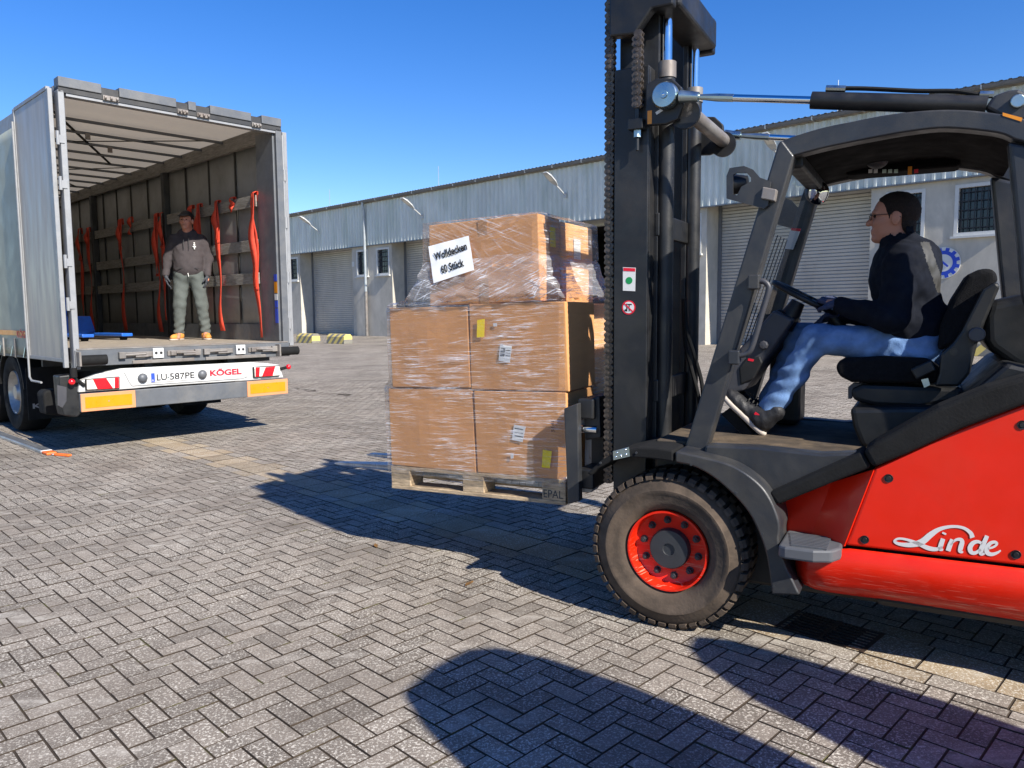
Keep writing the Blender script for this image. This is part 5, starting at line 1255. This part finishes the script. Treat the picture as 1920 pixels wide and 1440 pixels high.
def head_parts(p, hc, rot):
    """p world points, hc = chin-level origin, rot = 3x3 (columns forward,left,up)"""
    q = (p-np.array(hc))@np.array(rot)
    skull = ell(q, (-.012, 0, .142), (.098, .076, .088)); jaw = ell(q, (.034, 0, .074), (.054, .056, .078))
    d = union([skull, jaw], .03)
    d = smin(d, ell(q, (.066, 0, .016), (.022, .026, .018)), .02)
    d = smin(d, ell(q, (.076, 0, .137), (.018, .048, .012)), .015)
    d = smin(d, rc(q, (.086, 0, .122), (.106, 0, .088), .007, .012), .012)
    d = smin(d, ell(q, (.083, 0, .054), (.010, .022, .006)), .008); d = smin(d, ell(q, (.081, 0, .042), (.009, .020, .007)), .008)
    for s_ in (-1, 1):
        d = smin(d, ell(q, (-.008, s_*.078, .105), (.019, .010, .032)), .008)
        d = smin(d, ell(q, (.055, s_*.035, .092), (.026, .022, .02)), .02)
        d = -smin(-d, ell(q, (.092, s_*.031, .119), (.016, .017, .010)), .012)
    d = smin(d, rc(q, (-.02, 0, .05), (-.05, 0, -.10), .056, .064), .025)
    return d, q
def hair_f(hc, rot, grow=.004, lo_z=.05):
    def f(p):
        q = (p-np.array(hc))@np.array(rot); d = np.minimum(ell(q, (-.014, 0, .145), (.099+grow, .077+grow, .089+grow)), ell(q, (-.045, 0, .075), (.052+grow, .062+grow, .07)))+.0014*wob(q, 170)
        line = np.interp(q[..., 0], [-.12, -.07, -.04, -.033, -.03, .012, .018, .03, .05, .068, .085], [.02, .03, .05, .09, .122, .122, .088, .135, .178, .200, .225])+.005*wob(q, 75)-q[..., 2]
        return np.maximum(d, line)
    return f
def rot_yaw(yaw, pitch=0.):
    Rm = Matrix.Rotation(yaw, 3, 'Z') @ Matrix.Rotation(-pitch, 3, 'Y'); return np.array(Rm)
def hand_f(wr, d, nrm, side, curl, s=1.):
    """palm from wrist wr along d, back-of-hand normal nrm; fingers bend away from nrm by curl (radians per joint)"""
    d = np.array(Vector(d).normalized()); nrm = np.array(Vector(nrm).normalized()); sdv = np.cross(d, nrm)*side; wr = np.array(wr)
    def turn(v, a): return v*math.cos(a)-nrm_of(v)*math.sin(a)
    prims = [(wr-d*.03, wr+d*.02, .026*s, .028*s)]
    kn = wr+d*.085*s
    for j, (o, L, r) in enumerate(((-.033, .062, .0085), (-.011, .072, .0095), (.011, .068, .0095), (.032, .054, .008))):
        b = kn+sdv*o*s+d*(-.006*abs(j-1))*s; prims.append((wr+sdv*o*.6*s+d*.01, b, .017*s, .0125*s)); a_ = 0
        p0 = b
        for seg_, fr in enumerate((.45, .32, .25)):
            a_ += curl; v = d*math.cos(a_)-nrm*math.sin(a_); p1 = p0+v*L*fr*1.15*s; prims.append((p0, p1, r*s*(1-.1*seg_), r*s*(.92-.1*seg_))); p0 = p1
    t0 = wr+d*.025*s-sdv*.025*s; t1 = t0+(d*.6-sdv*.65-nrm*.35)*.045*s; t2 = t1+(d*.85-sdv*.15-nrm*.5)*.034*s
    prims += [(wr+d*.02*s, t0, .018*s, .016*s), (t0, t1, .015*s, .011*s), (t1, t2, .011*s, .009*s)]
    pts = np.array([q for pr_ in prims for q in pr_[:2]])
    f = lambda p: union([rc(p, *q) for q in prims], .006)
    return f, pts.min(0)-.03, pts.max(0)+.03
# ---- the driver, in the forklift's own axes
base = J(1700, 690, 0.)
DRF = FKF
def A(v): return np.array(v)
hipc = J(1728, 640, 0.); sh = J(1700, 478, 0.); neck = J(1690, 462, 0.)
chin = J(1652, 455, 0.); rotd = rot_yaw(R(4), R(2))
hd0 = A(chin)+A((-.045, 0, .0)); 
knee_n, knee_f = J(1530, 636, .13), J(1503, 632, -.12)
ank_n, ank_f = J(1440, 775, .12), Vector((J(1440, 775, .12).x+.05, -.13, J(1440, 775, .12).z))
hip_n, hip_f = J(1722, 652, .10), J(1722, 652, -.10)
sho_n, sho_f = J(1697, 497, .19), Vector((J(1697, 497, .19).x, -.19, J(1697, 497, .19).z))
elb_n = J(1672, 596, .24); elb_f = Vector((elb_n.x, -.26, elb_n.z)); wr_n = J(1578, 572, .15); wr_f = J(1580, 592, -.12)
wst = J(1718, 620, 0.); chs = J(1700, 535, 0.)
def body_d(p):
    hdist, _ = head_parts(p, hd0, rotd)
    d = [rc(p, hipc, chs, .10, .11), rc(p, chs, sh, .11, .08), rc(p, sh, A(hd0)+A((-.05, 0, 0)), .06, .055)]
    for h_, k_, a_ in ((hip_n, knee_n, ank_n), (hip_f, knee_f, ank_f)): d += [rc(p, h_, k_, .07, .05), rc(p, k_, a_, .048, .032), rc(p, a_, A(a_)+A((.10, 0, .02)), .03, .028)]
    for s_, e_, w_ in ((sho_n, elb_n, wr_n), (sho_f, elb_f, wr_f)): d += [rc(p, s_, e_, .042, .036), rc(p, e_, w_, .034, .024), rc(p, w_, A(w_)+A((.06, 0, .012)), .022, .02)]
    return smin(union(d, .03), hdist, .012)
driver = organic('person', body_d, (-1.35, -.34, .75), (.05, .34, 2.12), .0105, 'skin')
driver.matrix_world = DRF.m; tag(driver, 'person in navy jacket and jeans sitting in the forklift, driving', 'person')
hdm = organic('head_detail', lambda p: head_parts(p, hd0, rotd)[0]-.0012, A(hd0)-A((.14, .11, .07)), A(hd0)+A((.14, .11, .25)), .0045, 'skin', driver); hdm.name = 'head'
organic('hair', hair_f(hd0, rotd), A(hd0)-A((.15, .12, .02)), A(hd0)+A((.15, .12, .26)), .0045, 'hair_dark', driver)
def hl(q): return Vector(A(hd0)+np.array(rotd)@np.array(q))
gls = MB()
for s_ in (-1, 1):
    gls.tube([hl((.098+.004*math.cos(t)-.0, s_*.033+.024*math.cos(t), .117+.016*math.sin(t))) for t in np.linspace(0, 2*math.pi, 17)], .0016, 6, False)
    gls.tube([hl((.098, s_*.057, .122)), hl((.05, s_*.074, .124)), hl((-.01, s_*.083, .124)), hl((-.03, s_*.083, .108))], .0018, 6)
gls.tube([hl((.102, -.010, .12)), hl((.106, 0, .123)), hl((.102, .010, .12))], .0016, 6)
gls = gls.build('glasses', 'mast_black', driver, smooth=60)
for s_ in (-1, 1): MB().add([hl((.100, s_*.033+.022*math.cos(t), .117+.015*math.sin(t))) for t in np.linspace(0, 2*math.pi, 16, endpoint=False)], [tuple(range(16))]).build('lens', 'clear_glass', gls)
for s_ in (-1, 1): MB().ball(hl((.080, s_*.031, .119)), (.008, .010, .006), 10).build('eye', 'hair_dark', driver, smooth=60)
def jacket_d(p):
    tor = [rc(p, A(hipc)+A((.0, .0, .05)), A(wst), .150, .150), ell(p, A(wst)+A((.03, 0, .02)), (.165, .20, .16)), ell(p, A(chs)+A((.01, 0, .03)), (.155, .215, .20)), ell(p, A(sh)+A((-.015, 0, -.035)), (.115, .215, .10))]
    d = union(tor, .06)
    for s_, e_, w_, sg_ in ((sho_n, elb_n, wr_n, 1), (sho_f, elb_f, wr_f, -1)):
        arm = union([rc(p, A(s_)+A((0, -sg_*.03, 0)), e_, .085, .066), rc(p, e_, w_, .064, .044)], .03)
        d = smin(d, arm, .03)
    col_ = rc(p, A(sh)+A((.005, 0, .0)), A(hd0)+A((-.032, 0, .022)), .098, .082)
    d = smin(d, col_, .02)
    d += .0045*wob(p, 26)+.0025*wob(p, 61, 1.)
    # neck opening
    d = np.maximum(d, -rc(p, A(sh)+A((.01, 0, .06)), A(hd0)+A((.0, 0, .10)), .066, .078))
    low = p[..., 2]-(hipc.z-.065); return np.maximum(d, -low)
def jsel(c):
    # sunlight on the upper back, painted as a paler grey band
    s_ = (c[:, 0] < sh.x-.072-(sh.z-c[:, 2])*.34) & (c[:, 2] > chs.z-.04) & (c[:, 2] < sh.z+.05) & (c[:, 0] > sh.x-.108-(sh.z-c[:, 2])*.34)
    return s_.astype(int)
organic('jacket', jacket_d, (-1.42, -.40, hipc.z-.08), (-.45, .40, 1.95), .0095, 'jacket_navy', driver, jsel, ['sunband_lace_grey'])
def jeans_d(p):
    d = [rc(p, A(hipc)+A((.0, .0, -.01)), A(hipc)+A((0, 0, .02)), .15, .15)]; L_ = []
    for h_, k_, a_ in ((hip_n, knee_n, ank_n), (hip_f, knee_f, ank_f)):
        k1 = A(k_)
        L_.append(union([rc(p, h_, k1, .098, .073), rc(p, k1, A(k1)*.55+A(a_)*.45, .071, .061), rc(p, A(k1)*.55+A(a_)*.45, A(a_)+A((-.01, 0, .02)), .061, .060)], .025))
    d = smin(union(d, .03), np.minimum(L_[0], L_[1]), .04)
    fold = .0055*np.sin(95*(p[..., 2]*.9+p[..., 0]*.35)+3*np.sin(14*p[..., 1])+2*np.sin(22*p[..., 0]))*np.exp(-((p[..., 2]-(ank_n.z+.22))/.25)**2)
    hipf = .006*np.abs(np.sin(60*(p[..., 0]*.8-p[..., 2]*.9)+2*np.sin(17*p[..., 1])))*np.exp(-((p[..., 0]-hip_n.x-.03)/.10)**2)
    kn = .007*np.abs(np.sin(70*(p[..., 0]*.5+p[..., 2])+1.5*np.sin(19*p[..., 1])))*np.exp(-((p[..., 0]-knee_n.x+.07)/.07)**2-((p[..., 2]-knee_n.z+.07)/.09)**2)
    return d+fold+hipf+kn+.002*wob(p, 44, 2.)
organic('jeans', jeans_d, (-1.30, -.30, .78), (-.10, .30, 1.52), .0095, 'jean', driver)
def shoe(heel, toe, yc, nm):
    heel, toe = A(heel), A(toe); d = toe-heel; L_ = np.linalg.norm(d); d /= L_; u = np.array(Vector(d).cross(Vector((0, 1, 0)))); u = -u if u[2] < 0 else u
    def loc(p): q = p-heel; return np.stack([q@d, q[..., 1], q@u], -1)
    def up_(p):
        q = loc(p); a = union([ell(q, (.07, 0, .055), (.075, .042, .055)), ell(q, (.19, 0, .040), (.10, .047, .040)), rc(q, (.055, 0, .06), (.035, 0, .135), .05, .046)], .035)
        return np.maximum(a+.0015*wob(q, 90), .018-q[..., 2])
    lo = np.minimum(heel, toe)-.16; hi = np.maximum(heel, toe)+.18
    s_ = organic('shoe', up_, lo, hi, .006, 'shoe_black', driver)
    def so(p):
        q = loc(p); a = union([ell(q, (.065, 0, .014), (.08, .044, .03)), ell(q, (.20, 0, .014), (.105, .052, .03))], .04); return np.maximum(np.maximum(a, -q[..., 2]-.002), q[..., 2]-.026)
    organic('sole', so, lo, hi, .006, 'sole_pale', s_)
    ml = MB(); rot_ = lambda a, b, c: Vector(heel+d*a+np.array((0, b, 0))+u*c)
    for k in range(4): ml.tube([rot_(.10+k*.022, -.025, .107-k*.006), rot_(.105+k*.022, 0, .112-k*.006), rot_(.10+k*.022, .025, .105-k*.006)], .003, 5)
    ml.build('laces', 'sunband_lace_grey', s_, smooth=60)
    ml = MB(); ml.bar(rot_(.06, .048, .075), rot_(.10, .047, .068), .014, .003, (0, 1, 0)); ml.build('shoe_badge', 'red_print', s_)
h_n, t_n = J(1428, 816, .14), J(1366, 756, .14); t_n = h_n+(t_n-h_n).normalized()*.285
shoe(h_n, t_n, .12, 'shoe'); sh_ = Vector((.05, -.26, 0.)); shoe(h_n+sh_, t_n+sh_, -.13, 'shoe')
for wr_, dd, nn, sd_ in ((wr_n, J(1535, 556, .10)-wr_n, (.25, .15, 1), 1), (wr_f, Vector((.9, .2, -.1)), (.2, -.3, 1), -1)):
    f_, lo, hi = hand_f(wr_, dd, nn, sd_, .62, 1.12); organic('glove', f_, lo, hi, .0042, 'glove_blue', driver)

# ---- the man standing in the trailer
rd_ = ray(360, 632); fp = EYE+rd_*(11.0/rd_.y); fp.z = FH
yaw = math.atan2(-fp.y, -fp.x)-R(6)
MF = Frame(fp.x, fp.y, yaw, FH)
K = 1.0
def m3(x, y, z): return A((x*K, y*K, z*K))
# his own axes: x forward, y his left, z up
hd1 = m3(.045, 0, 1.545); rot1 = rot_yaw(R(-14), R(4))/1.1
J2 = dict(pel=m3(0, 0, .95), ch=m3(-.01, 0, 1.30), nk=m3(.0, 0, 1.48))
legs = [(m3(0, -.095, .92), m3(.03, -.14, .50), m3(0, -.165, .10)), (m3(0, .095, .92), m3(.02, .15, .50), m3(-.02, .185, .10))]
arms = [(m3(-.01, -.175, 1.41), m3(-.03, -.265, 1.16), m3(.03, -.30, .92)), (m3(-.01, .175, 1.41), m3(-.05, .255, 1.16), m3(.05, .25, .92))]
def mbody(p):
    d = [rc(p, J2['pel'], J2['ch'], .12, .13), rc(p, J2['ch'], J2['nk'], .13, .06), rc(p, J2['nk'], hd1, .06, .055)]
    for a, b, c in legs: d += [rc(p, a, b, .075, .055), rc(p, b, c, .05, .035), rc(p, c, c+A((.14, 0, -.06)), .03, .028)]
    for a, b, c in arms: d += [rc(p, a, b, .045, .04), rc(p, b, c, .038, .027), rc(p, c, c+A((.02, 0, -.08)), .024, .02)]
    return smin(union(d, .03), head_parts(p, hd1, rot1)[0], .012)
man = organic('person', mbody, (-.22, -.42, -.0), (.32, .42, 1.83), .013, 'skin')
man.matrix_world = MF.m; tag(man, 'person in dark hoodie, cap and tan boots standing in the open trailer', 'person')
hm = organic('head', lambda p: head_parts(p, hd1, rot1)[0]-.0012, hd1-A((.14, .12, .07)), hd1+A((.14, .12, .25)), .006, 'skin', man)
organic('hair', hair_f(hd1, rot1, .004, .05), hd1-A((.15, .12, .02)), hd1+A((.15, .12, .26)), .006, 'hair_dark', man)
def cap(p):
    q = (p-hd1)@rot1; dome = np.maximum(ell(q, (-.012, 0, .150), (.112, .090, .098)), .165-q[..., 2]+.12*np.clip(-q[..., 0], 0, 1))
    brim = np.maximum(ell(q, (.085, 0, .168), (.085, .075, .05)), np.abs(q[..., 2]-.172+.25*np.clip(q[..., 0]-.08, 0, 1))-.006)
    return np.minimum(dome, brim)
organic('cap', cap, hd1-A((.16, .13, -.08)), hd1+A((.22, .13, .28)), .006, 'black_print', man)
def hl1(q): return Vector(hd1+np.array(rot1)*1.21@np.array(q))
for s_ in (-1, 1): MB().ball(hl1((.080, s_*.031, .119)), (.009, .010, .006), 10).build('eye', 'hair_dark', man, smooth=60)
MB().tube([hl1((.092, -.02, .048)), hl1((.097, 0, .047)), hl1((.092, .02, .048))], .0025, 6).build('mouth', 'red_print', man).data.materials[0] = M['leaf_brown']
def hood(p):
    tor = [ell(p, m3(.02, 0, 1.03), (.165, .205, .19)), ell(p, m3(.0, 0, 1.22), (.155, .205, .22)), ell(p, m3(-.01, 0, 1.40), (.11, .205, .10))]
    d = union(tor, .08)
    for a, b, c in arms: d = smin(d, union([rc(p, a, b, .082, .070), rc(p, b, c, .068, .048)], .03), .03)
    d = smin(d, ell(p, m3(-.04, 0, 1.50), (.125, .13, .085)), .04)
    d += .0045*wob(p, 20, .5)+.002*wob(p, 48, 1.)
    d = np.maximum(d, -rc(p, m3(.03, 0, 1.56), hd1+A((.03, 0, .08)), .062, .075))
    return np.maximum(d, (.90-p[..., 2]))
organic('hoodie', hood, (-.30, -.45, .88), (.32, .45, 1.62), .0115, 'hoodie', man)
MB().box(.168, .172, -.15, .15, 1.00, 1.01).build('pocket_seam', 'black_print', man)
lg_ = MB()
for (y_, z_, r_) in ((.10, 1.33, .016), (.10, 1.355, .013), (.10, 1.30, .018), (.085, 1.305, .01), (.115, 1.305, .01), (.10, 1.275, .011)): lg_.ball((.152-.35*(abs(y_)-.05), y_, z_), (.02, r_, r_), 10)
lg_.build('chest_print', 'white_print', man, smooth=60)
for s_ in (-1, 1): MB().tube([m3(.125, s_*.03, 1.48), m3(.168, s_*.035, 1.40), m3(.180, s_*.035, 1.27)], .004, 6).build('hood_cord', 'black_print', man)
def pants(p):
    d = ell(p, m3(0, 0, .93), (.15, .19, .13)); L_ = []
    for a, b, c in legs: L_.append(union([rc(p, a, b, .115, .085), rc(p, b, c+A((0, 0, .02)), .085, .066)], .03))
    d = smin(d, np.minimum(*L_), .05)
    fold = .007*np.sin(70*p[..., 2]+2*np.sin(20*p[..., 1])+2*np.sin(25*p[..., 0]))*np.clip(1.1-p[..., 2]*2, 0, 1)
    return np.maximum(d+fold+.004*wob(p, 30), .085-p[..., 2])
organic('sweatpants', pants, (-.25, -.34, .06), (.25, .36, 1.0), .0115, 'sweatpants', man)
MB().tube([m3(.158, .0, .965), m3(.165, .005, .93), m3(.163, .01, .89)], .006, 6).build('drawstring', 'white_print', man)
for (a, b, c), ya in zip(legs, (R(-22), R(14))):
    dv = A((math.cos(ya), math.sin(ya), 0)); sv_ = A((-math.sin(ya), math.cos(ya), 0)); hb = A((c[0], c[1], 0))-dv*.07
    def bt_(p):
        q = p-hb; q = np.stack([q@dv, q@sv_, q[..., 2]], -1)
        a_ = union([ell(q, (.07, 0, .05), (.08, .05, .055)), ell(q, (.19, 0, .042), (.10, .052, .045)), rc(q, (.065, 0, .07), (.06, 0, .15), .056, .058)], .03)
        return np.maximum(a_+.0015*wob(q, 80), .004-q[..., 2])
    b_ = organic('boot', bt_, hb-A((.2, .2, .02)), hb+A((.36, .3, .25)), .0075, 'boot_tan', man)
    def sl_(p):
        q = p-hb; q = np.stack([q@dv, q@sv_, q[..., 2]], -1); a_ = union([ell(q, (.065, 0, .01), (.085, .054, .04)), ell(q, (.20, 0, .01), (.105, .058, .04))], .04)
        return np.maximum(np.maximum(a_, -q[..., 2]), q[..., 2]-.022)
    organic('sole', sl_, hb-A((.2, .2, .04)), hb+A((.36, .3, .1)), .0075, 'sole_pale', b_)
for (a, b, c), sd_ in zip(arms, (-1, 1)):
    f_, lo, hi = hand_f(c+A((.005, 0, -.01)), A((.10, -sd_*.10, -1)), A((.15, sd_*1, .1)), -sd_, .28, 1.15); organic('glove', f_, lo, hi, .0055, 'glove_grey', man)

# ================================================================== OUT OF FRAME: invented blocks, outlined to throw the two foreground shadows
def caster(along, outline, label):
    u = Vector((-math.sin(SUN_AZ), -math.cos(SUN_AZ), 0)); w = Vector((u.y, -u.x, 0)); pc = sum(p for p, a in outline)/len(outline)
    p = u*along+w*pc; m_ = Matrix(((w.x, -u.x, 0, p.x), (w.y, -u.y, 0, p.y), (0, 0, 1, 0), (0, 0, 0, 1)))
    o = empty('shadow_caster', Frame(0, 0, 0, m=m_), label, 'caster', 'unseen shadow casters added beside the photographer')
    P = [(q-pc, max(.06, (a-along)*math.tan(SUN_EL))) for q, a in outline]; P = [(P[0][0], .06)]+P+[(P[-1][0], .06)]
    MB().prism(P, 'y', 0, .55).build('caster_body', 'caster_white', o, bevel=.03, seg=3)
    x0, x1 = P[0][0], P[-1][0]; MB().box(x0+.05, x1-.05, .551, .56, .2, 1.7).build('door', 'caster_white', o, bevel=.004)  # detail on the added shadow caster
    MB().box(x0+.02, x1-.02, .03, .52, 0, .059).build('caster_foot', 'trailer_dark', o)
caster(-1.0, [(1.46, 1.9), (1.52, 2.30), (1.60, 2.56), (1.82, 2.66), (2.04, 2.70), (2.16, 2.62), (2.25, 2.40), (2.33, 2.0), (2.36, 1.6)], 'tall grey added cabinet behind the photographer, throwing the angular shadow on the paving')
caster(-1.3, [(2.52, 1.1), (2.60, 1.6), (2.70, 1.90), (2.80, 2.04), (2.92, 2.10), (3.02, 1.95), (3.08, 1.6), (3.14, 1.1)], 'narrow grey added cabinet behind the photographer, throwing the round-topped shadow')
